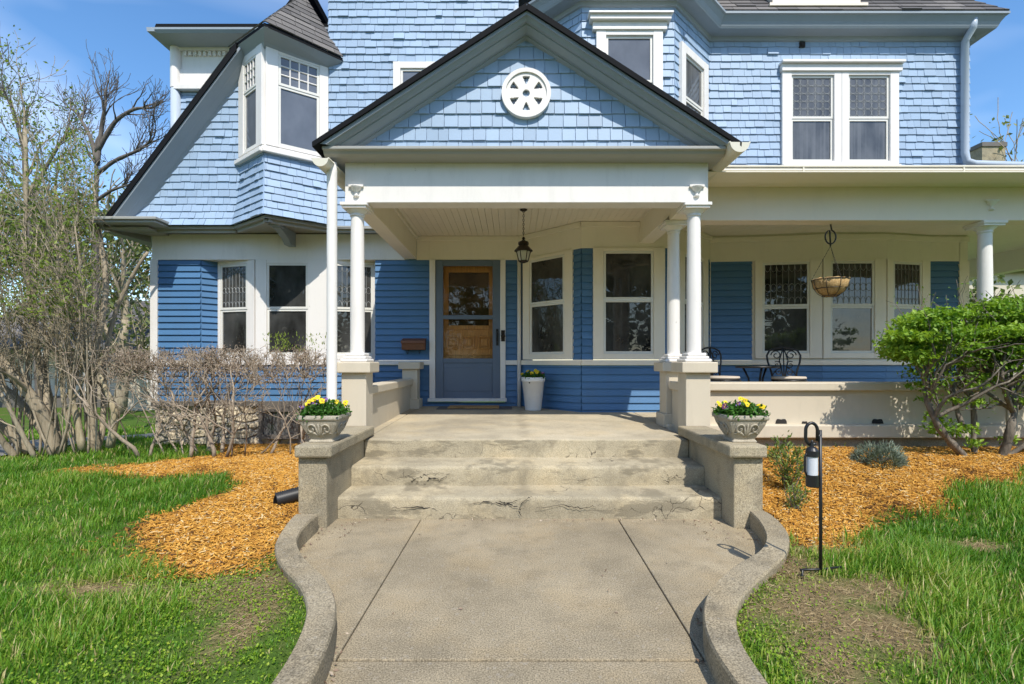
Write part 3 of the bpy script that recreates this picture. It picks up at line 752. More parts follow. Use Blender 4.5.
for px in (356.5, 696.5):                                          # turned urn ornaments on the frieze ends
    x = X_(px, 4.66); mb = MB()
    mb.lathe([(0,0),(.02,.004),(.028,.014),(.012,.03),(.014,.05),(.04,.07),(.052,.095),(.055,.10),(.03,.11),(.0,.115)],(x,4.655,2.715),18); 
    mb.box(x-.068,x+.068,4.635,4.66,2.81,2.83)
    hp('ornament', mb, M['trim'])
x = X_(991, 5.25); mb = MB(); mb.lathe([(0,0),(.02,.004),(.028,.014),(.012,.03),(.014,.05),(.04,.07),(.052,.095),(.055,.10),(.03,.11),(.0,.115)],(x,5.245,2.77),18); mb.box(x-.068,x+.068,5.225,5.25,2.865,2.885); hp('ornament', mb, M['trim'])

# ---- entrance gable
xc, ze, zp, hw = .131, 3.118, 4.344, 1.89
sl = (zp-ze)/hw; nl = math.hypot(1, sl)
mb = MB()                                                          # pediment cornice
mb.extrude([(-1.697,4.46,3.112),(-1.697,4.46,3.085),(-1.697,4.485,3.08),(-1.697,4.50,3.055),(-1.697,4.53,3.04),(-1.697,4.66,3.036),(-1.697,4.75,3.036),(-1.697,4.75,3.112)],(3.612,0,0))
for s, x0 in ((-1,-1.697),(1,1.915)):
    xi = -1.557 if s < 0 else 1.829
    mb.box(min(x0,xi)+.001*s,max(x0,xi)-.0,4.751,7.0,3.041,3.112)
hp('cornice', mb, M['greywarm_bounce'], bevel=.004)
gf = Fr((0,4.65),(1,4.65)); mb = MB()
hb = (4.22-3.112)/sl
shingles(mb, [(xc-hb,3.112),(xc+hb,3.112),(xc,4.22)], ffn(gf), row=.125, wr=(.09,.135), thick=.016, jit=.003, curl=.03, gap=.005)
mb.poly([(xc-1.75,4.70,3.05),(xc+1.75,4.70,3.05),(xc,4.70,3.05+1.75*sl)])
gab = hp('gable', mb, M['shingle'])
mb = MB()                                                          # rake boards, three layers
def rk(d, y):                                                     # a point pair (eave, ridge) at depth d below the roof, distance y
    t = max((3.113+d*nl-ze-.013)/(zp-ze-.013), 0)
    return t, d, y
def rp(s, t, d): return (xc+s*(hw-.02)*(1-t), ze+.013+(zp-ze-.013)*t-d*nl)
RP = [(.035,4.425),(.065,4.428),(.064,4.448),(.090,4.470),(.089,4.505),(.100,4.507),(.128,4.565),(.126,4.60),(.137,4.602),(.152,4.64),(.155,4.655),(.06,4.66)]
for s in (-1, 1):
    lo_ = []; hi_ = []
    for d, y in RP:
        t, _, _ = rk(d, y); p = rp(s, t, d); q = rp(s, 1, d); lo_.append((p[0], y, p[1])); hi_.append((xc, y, q[1]))
    for k in range(len(RP)-1): mb.quad(lo_[k], hi_[k], hi_[k+1], lo_[k+1])
hp('rake_board', mb, M['grey'], gab)
# round vent
mb = MB(); vc = (.131, 3.66); yv = 4.60
def disc(r0, r1, ya, yb, n=48):
    an = np.linspace(0, 2*np.pi, n+1)[:-1]
    V = [(vc[0]+r*math.cos(t), y, vc[1]+r*math.sin(t)) for (r, y) in ((r0,yb),(r0,ya),(r1,ya),(r1,yb)) for t in an]
    V = np.array(V); j = np.arange(n); k = (j+1) % n
    fs = np.vstack([np.stack([a*n+j, a*n+k, b*n+k, b*n+j], 1) for a, b in ((0,1),(1,2),(2,3))]); mb.add(V, fs)
disc(.19,.227,yv-.01,4.65); 
# pierced plate: six teardrop openings and a hub hole, cut from a polar grid
nr, na = 40, 144
keep = []
rr_ = np.linspace(0, .192, nr+1); aa = np.linspace(0, 2*np.pi, na+1)[:-1]
V = np.array([(vc[0]+r*math.cos(t), 0, vc[1]+r*math.sin(t)) for r in rr_ for t in aa])
fsl = []
for a in range(nr):
    for b_ in range(na):
        r = (rr_[a]+rr_[a+1])/2; t = (b_+.5)*2*np.pi/na
        d = abs((t-np.pi/6*3+np.pi/6) % (np.pi/3)-np.pi/6)
        half = .034*np.clip((r-.080)/.075, 0, 1)**.8
        hole = r < .033 or (.082 < r < .160 and r*math.sin(d) < half)
        if not hole: fsl.append((a*na+b_, a*na+(b_+1) % na, (a+1)*na+(b_+1) % na, (a+1)*na+b_))
fsl = np.array(fsl)
V1 = V.copy(); V1[:,1] = yv+.004; V2 = V.copy(); V2[:,1] = yv+.03
mb.add(V1, fsl); mb.add(V2, fsl)
from collections import Counter
ec = Counter()
for f_ in fsl:
    for k in range(4): ec[tuple(sorted((int(f_[k]), int(f_[(k+1) % 4]))))] += 1
ed = [e for e, c in ec.items() if c == 1 and e[0] != e[1]]
base = mb.n; mb.add(np.vstack([V1, V2]), np.array([(a, b, b+len(V), a+len(V)) for a, b in ed]))
vent = hp('vent', mb, M['trim'], gab)
mb = MB(); mb.lathe([(0,0),(.2,0)],(0,0,0),40); v = mb.v[0]; v[:] = np.stack([v[:,0]+vc[0], np.full(len(v), 4.652-.012), v[:,1]+vc[1]],-1); hp('louvre', mb, M['glassupper'], vent)

def roof_plane(mb, P, nrm_off, row=.13, wr=(.25,.34), thick=.012):
    """P: origin, across dir, up-slope dir, polygon in (u,v)"""
    o, du, dv, poly = P; o, du, dv = map(lambda q: np.array(q, float), (o, du, dv)); dn = np.cross(du, dv); dn /= np.linalg.norm(dn)
    if dn[2] < 0: dn = -dn
    shingles(mb, poly, lambda u, v, n: tuple(o+du*u+dv*v+dn*(n+nrm_off)), row, wr, thick, jit=.002, gap=.006)
mb = MB(); m2 = MB()
for s in (-1, 1):
    e = np.array([xc+s*hw, 4.40, ze]); up = np.array([-s/nl, 0, sl/nl]); L = hw*nl
    roof_plane(mb, (e, (0,1,0), up, [(.03,0),(2.7,0),(2.7,L),(.03,L)]), 0)
    nn = np.array([sl*s/nl, 0, 1/nl])
    m2.extrude([tuple(e+nn*.004), tuple(e+nn*.004+up*L), tuple(e+up*L-np.array([0,0,.052])), tuple(e-np.array([0,0,.04])-up*0)], (0,2.7,0))
hp('roof', mb, M['roof']); hp('roof_edge', m2, M['roofedge'])

# ---- half-round gutters along the porch eaves, downspouts
def half_gutter(mb, p0, p1, r):
    p0 = np.array(p0); p1 = np.array(p1); d = p1-p0; d /= np.linalg.norm(d); s = np.cross(d, (0,0,1)); s /= np.linalg.norm(s)
    an = np.linspace(np.pi, 2*np.pi, 13)
    for rr in (r, r-.006):
        A = np.array([p0+s*rr*math.cos(t)+np.array([0,0,rr*math.sin(t)]) for t in an]); B = A+(p1-p0)
        mb.add(np.vstack([A,B]), [(i, i+1, 14+i, 13+i) for i in range(12)], .5, True)
        if rr == r:
            mb.poly(A); mb.poly(B)
    for sg in (-1, 1): mb.tube([p0+s*sg*r, p1+s*sg*r], .008, 6)
gl = MB(); half_gutter(gl, (X_(321,4.42),4.40,Z_(158,4.4)), (X_(321,4.42)+.03,7.0,Z_(158,4.4)+.05), .072); gl = hp('gutter', gl, M['gutter'])
gr_ = MB(); half_gutter(gr_, (X_(739,4.42),4.40,Z_(142,4.4)), (X_(739,4.42)-.05,5.9,Z_(142,4.4)-.03), .088); hp('gutter', gr_, M['gutter'])
xd = X_(332, 4.56); mb = MB(); zt_ = Z_(166, 4.5)
mb.tube([(xd,4.56,zt_+.05),(xd,4.56,zt_-.05),(xd,4.56,1.5),(xd-.005,4.56,.35),(xd-.02,4.52,.2)],[.043,.046,.046,.046,.05],14); hp('downspout', mb, M['trim'])

# ---- right porch roof and its gutter
mb = MB(); zg = 3.14
prof = [(5.02,zg),(5.0,zg-.01),(4.985,zg-.04),(5.01,zg-.075),(5.08,zg-.095),(5.12,zg-.095),(5.12,zg)]
mb.extrude([(1.98,y,z) for y, z in prof],(6.5,0,0)); mb.box(1.98,8.48,4.978,4.992,zg-.012,zg+.004)
for k in range(4): mb.box(2.9+1.6*k,2.915+1.6*k,4.981,5.0,zg-.085,zg)
hp('gutter', mb, M['gutter'], bevel=.003)
mb = MB(); mb.box(1.831,8.48,5.122,5.249,3.062,3.10); mb.box(1.831,8.48,5.16,5.249,3.02,3.06); hp('fascia', mb, M['cream_bounce'], bevel=.004)
mb = MB(); e = np.array([1.9,5.0,3.135]); up = np.array([0,2.2,.62]); Lu = np.linalg.norm(up); roof_plane(mb, (e,(1,0,0),up/Lu,[(0,0),(6.6,0),(6.6,Lu),(0,Lu)]),.0)
mb.quad((6.6,7.2,3.755),(8.5,7.2,3.755),(8.5,13,3.755),(6.6,13,3.755)); mb.box(1.9,8.5,5.13,7.2,3.06,3.10)
hp('roof', mb, M['roof'])

# ---- upper main wall (between the wing and the bay)
mw = Fr((-2.56,7.0),(.09,7.0)); mb = MB()
shingles(mb, [(0,3.07),(mw.L,3.07),(mw.L,8.2),(0,8.2)], ffn(mw), holes=[(X_(397,7)+2.56,1.76,4.35,5.38)])
sw = Fr((-2.56,12),(-2.56,7.0)); shingles(mb, [(0,3.07),(5,3.07),(5,8.2),(0,8.2)], ffn(sw))
mb.box(-2.55,.08,7.05,12,3.04,8.15)
hp('shingle_wall', mb, M['shingle'])
window(mw, X_(401,7)+2.56, 1.7, 4.4, 5.27, 4.9, cas=(.10,.1), head=.09, proud=.055, up='glassupper', lo='glassupper')
mb = MB(); mb.tube([(X_(516,6.9),6.92,3.8),(X_(516,6.9),6.92,6.1)],.038,10); hp('downspout', mb, M['lead'])
# tall roof over the main wall
mb = MB(); mb.extrude([(-2.9,6.8,8.1),(.4,6.8,8.1),(-1.24,6.8,10.2)],(0,5.6,0)); hp('roof', mb, M['roof'])

# ---- upper bay and right upper wall
u1, u2, u3 = Fr((.13,7.25),(.906,6.5)), Fr((.906,6.5),(2.107,6.5)), Fr((2.107,6.5),(2.83,7.2))
mb = MB()
shingles(mb, [(0,3.3),(u1.L,3.3),(u1.L,5.86),(0,5.86)], ffn(u1)); shingles(mb, [(0,3.3),(u2.L,3.3),(u2.L,5.86),(0,5.86)], ffn(u2), holes=[(.22,.92,4.2,5.5)])
shingles(mb, [(0,3.3),(u3.L,3.3),(u3.L,5.86),(0,5.86)], ffn(u3), holes=[(.20,.80,4.1,5.35)])
hp('shingle_wall', mb, M['shingle'])
window(u2, X_(605.3,6.5)-.906, X_(652,6.5)-.906, 4.25, 5.40, 4.80, cas=(.125,.125), head=.06, cap=True, proud=.06, up='glassupper', lo='glassupper')
window(u3, .215, .755, 4.12, 5.27, 4.70, cas=(.11,.13), head=.11, proud=.06, kind='plain', up='glasscurt', lo='glasscurt')
rw = Fr((2.83,7.2),(6.58,7.2)); mb = MB(); wx = lambda px: X_(px, 7.15)-2.83
shingles(mb, [(0,3.3),(rw.L,3.3),(rw.L,5.86),(0,5.86)], ffn(rw), holes=[(wx(784),wx(897),3.95,5.42)])
rs = Fr((6.58,7.2),(6.58,12)); shingles(mb, [(0,3.3),(4.8,3.3),(4.8,5.86),(0,5.86)], ffn(rs))
mb.box(.4,6.57,7.28,12,3.1,5.85)
hp('shingle_wall', mb, M['shingle'])
zt2, zb2, zr2 = Z_(75,7.15), Z_(161,7.15), Z_(118,7.15)
zc = lambda py: Z_(py, 7.13)
window(rw, wx(791.5), wx(834), zb2, zt2, zr2, cas=(.135,.105), head=.07, foot=.06, kind='grid', up='glasscurt', lo='glasscurt', proud=.06)
window(rw, wx(848.5), wx(890), zb2, zt2, zr2, cas=(.098,.125), head=.07, foot=.06, kind='grid', up='glasscurt', lo='glasscurt', proud=.06)
mb = MB()
rw.box(mb, wx(783)-.03, wx(899)+.03, zc(71), zc(64), 0, .085); rw.box(mb, wx(780), wx(902), zc(64), zc(61.5), 0, .13); hp('window_hood', mb, M['trim'], bevel=.006)
mb = MB(); rw.box(mb, wx(782), wx(899), zb2-.10, zb2-.06, 0, .10); hp('window_sill', mb, M['trim'], bevel=.006)
mb = MB(); rw.box(mb, wx(800.5), wx(806), zc(45), zc(40), 0, .035); rw.box(mb, wx(801.5), wx(805), zc(44.2), zc(40.8), .035, .05); hp('wall_vent', mb, M['ventdark'])
mb = MB(); rw.box(mb, .0, rw.L, 3.93, 3.985, 0, .03); hp('flashing', mb, M['lead'])
# box cornice following bay and right wall
mb = MB()
def offs(P, d):
    P = np.array(P, float); n = len(P); out = []
    for i in range(n):
        ns = []
        if i > 0: e = P[i]-P[i-1]; e /= np.linalg.norm(e); ns.append(np.array([e[1],-e[0]]))
        if i < n-1: e = P[i+1]-P[i]; e /= np.linalg.norm(e); ns.append(np.array([e[1],-e[0]]))
        if len(ns) == 2: b_ = ns[0]+ns[1]; out.append(P[i]+b_*d*2/np.dot(b_, b_)*1.0)
        else: out.append(P[i]+ns[0]*d)
    return np.array(out)
plan = [(.09,7.29),(.906,6.5),(2.107,6.5),(2.83,7.2),(6.58,7.2),(6.58,12)]
profc = [(0,5.78),(.035,5.79),(.05,5.84),(.20,5.855),(.215,5.88),(.235,5.93),(.275,5.99),(.30,6.0),(.30,6.03),(.285,6.035),(0,6.10)]
rings = [np.column_stack([offs(plan, d), np.full(len(plan), z)]) for d, z in profc]
for k in range(len(profc)-1):
    for i in range(len(plan)-1): mb.quad(rings[k][i], rings[k][i+1], rings[k+1][i+1], rings[k+1][i])
hp('cornice', mb, M['grey'])
mb = MB()
roof_plane(mb, ((3.2,6.90,6.035),(1,0,0),np.array([0,.62,.78]),[(-.3,0),(3.66,0),(.9,4.2),(-.3,4.2)]),0)
roof_plane(mb, ((.6,6.2,6.035),(1,0,0),np.array([0,.62,.78]),[(0,0),(1.8,0),(2.2,.8),(2.6,4),(0,4)]),0)
mb.poly([(6.88,6.9,6.03),(6.88,12,6.03),(4.1,10,9.3),(4.1,9.5,9.3)]); mb.poly([(0,7.2,6.03),(6.9,7.2,6.03),(6.9,12,6.03),(0,12,6.03)])
hp('roof', mb, M['roof'])
# foot of the dormer on that roof
mb = MB(); mb.box(X_(772,7.0),X_(860,7.0),6.985,8.5,6.17,7.4); mb.box(X_(768,7.0),X_(866,7.0),6.95,7.02,6.14,6.185); hp('dormer', mb, M['offwhite_shade'], bevel=.006)
mb = MB(); xd2 = X_(967.5,7.08); mb.tube([(xd2,6.98,5.99),(xd2,7.0,5.86),(xd2,7.12,5.75),(xd2,7.12,4.15),(xd2+.02,7.11,4.04),(xd2+.10,7.08,3.99),(xd2+1.6,7.05,3.93)],.047,14); hp('downspout', mb, M['lead'])

# ---- left wing: gable wall, oriel
wf = Fr((0,6.97),(1,6.97))
def wfn(u, v, n): 
    fl_ = .10*np.clip((3.45-v)/.38, 0, 1)**2
    return (u, 6.99-fl_-n, v)
mb = MB()
for k in range(8): mb.quad(*[wfn(u, 3.07+.06*(k+i), 0) for u, i in ((-5.3,0),(-2.55,0),(-2.55,1),(-5.3,1))])
mb.poly([(-5.3,6.992,3.5),(-3.74,6.992,3.5),(-3.74,6.992,5.42),(-3.78,6.992,5.45)])
shingles(mb, [(-5.45,3.07),(-3.74,3.07),(-3.74,5.42),(-3.78,5.45)], wfn, back=False)
shingles(mb, [(-3.76,3.07),(-2.55,3.07),(-2.55,3.45),(-3.76,3.45)], wfn, back=False)
# oriel skirt: ruled facets flaring out at the foot
Lt, Ct, Rt = np.array([-3.80,7.0,3.93]), np.array([-3.25,6.56,3.93]), np.array([-2.58,7.03,3.93])
Lb, Cb, Rb = np.array([-3.86,6.90,3.07]), np.array([-3.16,6.36,3.07]), np.array([-2.50,6.88,3.07])
def ruled(a0, a1, t0, t1):
    L = np.linalg.norm(t1-t0); du = (t1-t0)/L; nn = np.array([du[1],-du[0],0])
    def fn(u, v, n):
        s = (v-3.07)/(3.93-3.07); k = u/L; k2 = (1-s)**2
        p = (t0+(t1-t0)*k)*(1-k2)+(a0+(a1-a0)*k)*k2; p = p.copy() if False else np.array(p); p[2] = v
        return tuple(p+nn*n)
    return fn, L
for a0, a1, t0, t1 in ((Lb,Cb,Lt,Ct),(Cb,Rb,Ct,Rt)):
    fn, L = ruled(a0,a1,t0,t1)
    for s in range(6):
        v0, v1 = 3.07+.86*s/6, 3.07+.86*(s+1)/6; mb.quad(fn(0,v0,0),fn(L,v0,0),fn(L,v1,0),fn(0,v1,0))
    shingles(mb, [(0,3.07),(L,3.07),(L,3.93),(0,3.93)], fn, thick=.02, back=False)
hp('shingle_wall', mb, M['shingle'])
mb = MB()                                                          # soffit and bed board under the shingles
mb.poly([tuple(p) for p in ((-5.2,6.93,3.045),(Lb[0],6.93,3.045),(Cb[0],Cb[1]+.03,3.045),(Rb[0],6.91,3.045),(-1.56,6.93,3.045),(-1.56,7.3,3.045),(-5.2,7.3,3.045))])
for a, b in (((-5.2,6.93),(Lb[0],6.93)),((Lb[0],6.93),(Cb[0],Cb[1]+.04)),((Cb[0],Cb[1]+.04),(Rb[0],6.92)),((Rb[0],6.92),(-1.56,6.92))):
    f_ = Fr(a,b); f_.box(mb,0,f_.L,3.03,3.068,-.05,.0); f_.box(mb,.0,f_.L,2.99,3.03,-.10,-.05)
hp('soffit', mb, M['greywarm_bounce'])
mb = MB(); bxx = X_(284,6.95)
mb.extrude([(bxx-.05,7.22,3.044),(bxx-.05,6.72,3.044),(bxx-.05,6.72,2.99),(bxx-.05,6.84,2.96),(bxx-.05,6.98,2.90),(bxx-.05,7.06,2.84),(bxx-.05,7.22,2.84)],(.10,0,0)); mb.box(bxx-.075,bxx+.075,6.66,6.80,3.0,3.043)
hp('bracket', mb, M['grey'], bevel=.006)
ol, orr = Fr(Lt[:2],Ct[:2]), Fr(Ct[:2],Rt[:2])
mb = MB()
for fr in (ol, orr):
    fr.box(mb,-.03,fr.L+.03,3.93,3.985,-.05,.075); fr.box(mb,0,fr.L,3.985,4.03,-.03,.03)
    mb.quad(fr.P(0,3.98),fr.P(fr.L,3.98),fr.P(fr.L,5.5),fr.P(0,5.5))
hp('oriel', mb, M['trim'], bevel=.006)
wk = dict(z0=4.06, z1=5.27, zr=4.86, kind='muntin', head=.20, foot=.03, up='glassupper', lo='glassupper')
window(ol, .24*ol.L, .78*ol.L, cas=(.15,.16), **wk); window(orr, .20*orr.L, .84*orr.L, cas=(.15,.12), **wk)
e0, e1, e2, ap = np.array([-3.92,6.93,5.53]), np.array([-3.12,6.30,5.46]), np.array([-2.36,6.97,5.42]), np.array([-2.98,7.15,6.42])
mb = MB()
for a, b in ((e0,e1),(e1,e2)):
    du = (b-a); L = np.linalg.norm(du); du = du/L; w_ = ap-a; pu = w_@du; dv = w_-du*pu; hv = np.linalg.norm(dv); dv = dv/hv
    roof_plane(mb, (a, du, dv, [(0,0),(L,0),(pu,hv)]), .012, .105, (.2,.3), .01)
hp('oriel_roof', mb, M['roof'])
mb = MB()
Cc = [Lt[:2]+np.array([-.05,.0]), Ct[:2]+np.array([0,-.01]), Rt[:2]]
for k, (a, b) in enumerate(((e0,e1),(e1,e2))):
    p, q_ = Cc[k], Cc[k+1]; dz = np.array([0,0,.05])
    ia, ib = np.array([*(a[:2]*.25+np.array(p)*.75), a[2]-.12]), np.array([*(b[:2]*.25+np.array(q_)*.75), b[2]-.12])
    ja, jb = np.array([*p, a[2]-.17]), np.array([*q_, b[2]-.17])
    mb.quad(a-dz*.9,b-dz*.9,ib,ia); mb.quad(ia,ib,jb,ja)
hp('oriel_cornice', mb, M['grey'])
mb = MB()
for a, b in ((e0,e1),(e1,e2)):
    dz = np.array([0,0,.042]); mb.quad(a,b,b-dz,a-dz)
hp('roof_edge', mb, M['roofedge'])
# wing roof: raking slab with deep fascia
fx, fz, txx, tz = -5.52, 3.10, -3.72, 5.50; rs_ = (tz-fz)/(txx-fx)
mb = MB(); mb.extrude([(fx,6.74,fz),(txx,6.74,tz),(txx,6.74,tz-.11),(fx+.02,6.74,fz-.07)],(0,.30,0)); mb.extrude([(fx,7.04,fz),(-2.9,7.04,fz+(fx*-1-2.9)*rs_),(-2.9,7.04,fz+(fx*-1-2.9)*rs_-.11),(fx+.02,7.04,fz-.07)],(0,1.6,0)); hp('roof_edge', mb, M['roofedge'])
mb = MB(); up = np.array([1,0,rs_]); up = up/np.linalg.norm(up); roof_plane(mb, ((fx,6.74,fz),(0,1,0),up,[(0,0),(1.9,0),(1.9,3.6),(.3,3.6),(.3,2.95),(0,2.95)]),.006); hp('roof', mb, M['roof'])
mb = MB()
RW = [(.09,6.76),(.14,6.765),(.15,6.79),(.21,6.86),(.215,6.875),(.275,6.94),(.28,6.955),(.345,6.985),(.345,7.0)]
for k in range(len(RW)-1):
    (da, ya), (db, yb_) = RW[k], RW[k+1]
    ex_ = lambda d: fx+.02+max(0, d-.09)*.62
    ez_ = lambda d: fz+(ex_(d)-fx)*rs_-d
    mb.quad((ex_(da),ya,ez_(da)),(txx+.06,ya,tz-da+.06*rs_),(txx+.06,yb_,tz-db+.06*rs_),(ex_(db),yb_,ez_(db)))
hp('rake_board', mb, M['grey'], bevel=.004)
# eave return at the foot of the rake
mb = MB()
def ret(x0,x1,y0,y1,z0,z1): mb.box(x0,x1,y0,y1,z0,z1)
ret(-5.66,-4.72,6.62,7.1,3.075,3.115); ret(-5.63,-4.75,6.65,7.1,3.04,3.073); ret(-5.60,-4.95,6.80,7.24,3.0,3.028); ret(-5.80,-5.2,7.1,10,3.03,3.11)
mb.extrude([(-5.74,6.66,3.03),(-5.2,7.2,2.90),(-5.2,7.2,3.03)],(0,0,.0))
hp('eave_return', mb, M['greywarm_bounce'], bevel=.008)
mb = MB(); mb.box(-5.17,-5.1,7.3,13,.55,3.03); hp('siding_wall', mb, M['siding'])
# ---- corner of the upper storey behind the wing
Yb = 7.72; fb = Fr((-5.16,Yb),(-2.6,Yb)); mb = MB()
shingles(mb, [(0,3.2),(2.56,3.2),(2.56,Z_(93,Yb)),(0,Z_(93,Yb))], ffn(fb)); mb.box(-5.15,-2.6,Yb+.01,12,3.0,6.0); hp('shingle_wall', mb, M['shingle'])
mb = MB(); z_ = lambda p: Z_(p, Yb)
fb.box(mb,0,2.5,z_(88),z_(71),0,.04); fb.box(mb,0,2.5,z_(92),z_(88),0,.10); fb.box(mb,0,2.5,z_(71),z_(57),0,.012); fb.box(mb,0,2.5,z_(52.5),z_(46),0,.06)
for k in range(24): fb.box(mb,.12+.075*k,.16+.075*k,z_(57),z_(52.8),0,.05)
fb.box(mb,0,2.5,z_(57),z_(52.5),0,.012)
hp('frieze', mb, M['trim'])
mb = MB(); mb.tube([(-5.17,Yb-.03,z_(90)),(-5.17,Yb-.03,z_(48))],.075,14,False); hp('corner_post', mb, M['trim'])
mb = MB(); mb.tube([(-5.17,Yb-.03,3.2),(-5.17,Yb-.03,z_(90)-.002)],.07,14); hp('corner_post', mb, M['lead'])
mb = MB(); xl = X_(157,7.4)
mb.extrude([(-5.25,Yb-.02,z_(50)),(-5.25,Yb-.35,6.03),(-5.25,Yb-.38,6.07),(-5.25,Yb-.38,6.10),(-5.25,Yb+.2,6.12),(-5.25,Yb+.2,z_(50))],(2.6,0,0)); mb.hexa([(-5.36,Yb-.38,6.04),(-5.25,Yb-.38,6.04),(-5.22,Yb-.02,z_(50)),(-5.22,Yb+3,z_(50)),(-5.37,Yb-.38,6.10),(-5.25,Yb-.38,6.10),(-5.2,Yb+3,6.10),(-5.37,Yb+3,6.10)])
hp('cornice', mb, M['grey'])
mb = MB(); mb.extrude([(-5.27,Yb-.35,6.115),(-2.6,Yb-.35,6.115),(-2.6,Yb-.35,6.17),(-5.25,Yb-.35,6.17)],(0,3.5,0)); hp('roof_edge', mb, M['roofedge'])

# ================================================================== front steps
st = thing('front_steps', 'worn three-step concrete stairs with cracked risers and low cheek walls on both sides', 'steps', (.13, 3.6, 0))
r3 = .493/3
for k, (y0, y1) in enumerate(((3.765,4.12),(4.10,4.476),(4.478,4.64))):
    z = r3*(k+1) - (0 if k < 2 else .004)
    if k == 2: continue
    nx_ = 70; x_ = np.linspace(-1.318,1.578,nx_)
    wv = .006*np.sin(x_*4+k)+.004*np.sin(x_*13+2*k)+rng.normal(0,.0025,nx_)
    ww = .004*np.sin(x_*6+k*2)+rng.normal(0,.002,nx_)
    mb = MB(); rows = []
    for (yy, zz_) in ((y0+.004,-.02 if k == 0 else r3*k-.02),(y0+.002,z-.10),(y0,z-.03),(y0+.005,z-.012),(y0+.018,z-.002),(y0+.035,z),(y1+.01,z+.006)):
        rows.append(np.column_stack([x_, yy+wv*(1 if yy < y0+.03 else 0), zz_+ww*(.5 if zz_ > z-.02 else 0)]))
    V = np.stack(rows,1); m = len(rows)
    i = np.arange(nx_-1)[:,None]*m; j = np.arange(m-1)[None,:]
    mb.add(V.reshape(-1,3), np.stack([i+j,i+m+j,i+m+j+1,i+j+1],-1).reshape(-1,4), .5, True)
    mb.build('step', M['steps'], st)
mb = MB(); mb.box(-1.318,1.578,4.455,4.478,r3*2-.02,.489)
nx_ = 70
mb.build('riser', M['steps'], st, bevel=.01)
def crack(pts, Y, w):
    """an open crack running over a riser: a thin jagged sliver"""
    P = [pts[0]]
    for a, b in zip(pts[:-1], pts[1:]):
        for q in np.linspace(0,1,9)[1:]: P.append((a[0]+(b[0]-a[0])*q+rng.normal(0,.9), a[1]+(b[1]-a[1])*q+rng.normal(0,.7)))
    Q = [(X_(px,Y), Y, Z_(py,Y)) for px, py in P]; n = len(Q); up = []; lo = []
    for i_, q in enumerate(Q):
        h = w*(.25+.75*math.sin(math.pi*(i_+.5)/n))*rng.uniform(.4,1.4); up.append((q[0]+h*.3,q[1],q[2]+h)); lo.append((q[0]-h*.3,q[1],q[2]-h))
    mb = MB(); mb.add(up+lo, [(i_, i_+1, n+i_+1, n+i_) for i_ in range(n-1)]); mb.build('crack', M['ventdark'], st)
for pts, Y, w in (([(392,508),(420,507),(437,509)],3.752,.0035),([(468,504),(490,502),(505,504),(518,500)],3.752,.004),([(521,517),(519,508),(525,500),(532,496)],3.752,.005),([(519,509),(508,503),(498,502)],3.752,.004),
                  ([(536,508),(560,506),(585,508),(600,505)],3.752,.0025),([(408,484),(418,478),(428,474),(444,473)],4.088,.003),([(424,484),(430,478),(440,480),(450,474)],4.088,.004),([(395,478),(410,476),(420,484)],4.088,.002),([(660,476),(668,482),(676,475),(684,480)],4.088,.002),([(668,484),(670,477),(664,471)],4.088,.002),([(560,480),(600,478)],4.088,.0015)):
    crack(pts, Y, w)
for x0, x1, c0, c1 in ((-1.525,-1.32,-1.535,-1.272),(1.58,1.79,1.53,1.80)):
    mb = MB(); mb.box(x0,x1,3.56,4.632,-.06,.506)
    ck = mb.build('cheek_wall', M['cheek'], st, bevel=.012)
    mb = MB(); mb.box(c0,c1,3.515,4.632,.507,.594); mb.build('cap', M['cheek'], ck, bevel=.016)

# ================================================================== planters, pots and small things
def leaf_quads(mb, C, size, up=.4, asp=.55, val=None, n=None, fold=.25, dirs=None):
    """many leaf-shaped faces at the points C"""
    C = np.asarray(C, float); k = len(C)
    sz = np.broadcast_to(np.asarray(size, float), (k,)) if not np.isscalar(size) else size*rng.uniform(.65, 1.3, k)
    d = rng.normal(size=(k,3)) if dirs is None else dirs + rng.normal(0, .45, (k,3))
    d /= np.linalg.norm(d, axis=1, keepdims=True)
    nr = rng.normal(size=(k,3)); nr[:,2] = np.abs(nr[:,2])+up; s = np.cross(d, nr); s /= np.linalg.norm(s, axis=1, keepdims=True)+1e-9
    nn = np.cross(s, d); sz = sz[:,None]
    a = C; t = C+d*sz; m = C+d*sz*.45
    l = m+s*sz*asp*.5+nn*sz*fold*.35; r = m-s*sz*asp*.5+nn*sz*fold*.35
    V = np.stack([a, r, t, l], 1).reshape(-1,3); i = np.arange(k)[:,None]*4
    if val is None: val = rng.random(k)
    mb.add(V, np.vstack([i+np.array([[0,1,2]]), i+np.array([[0,2,3]])]), np.repeat(val, 4))
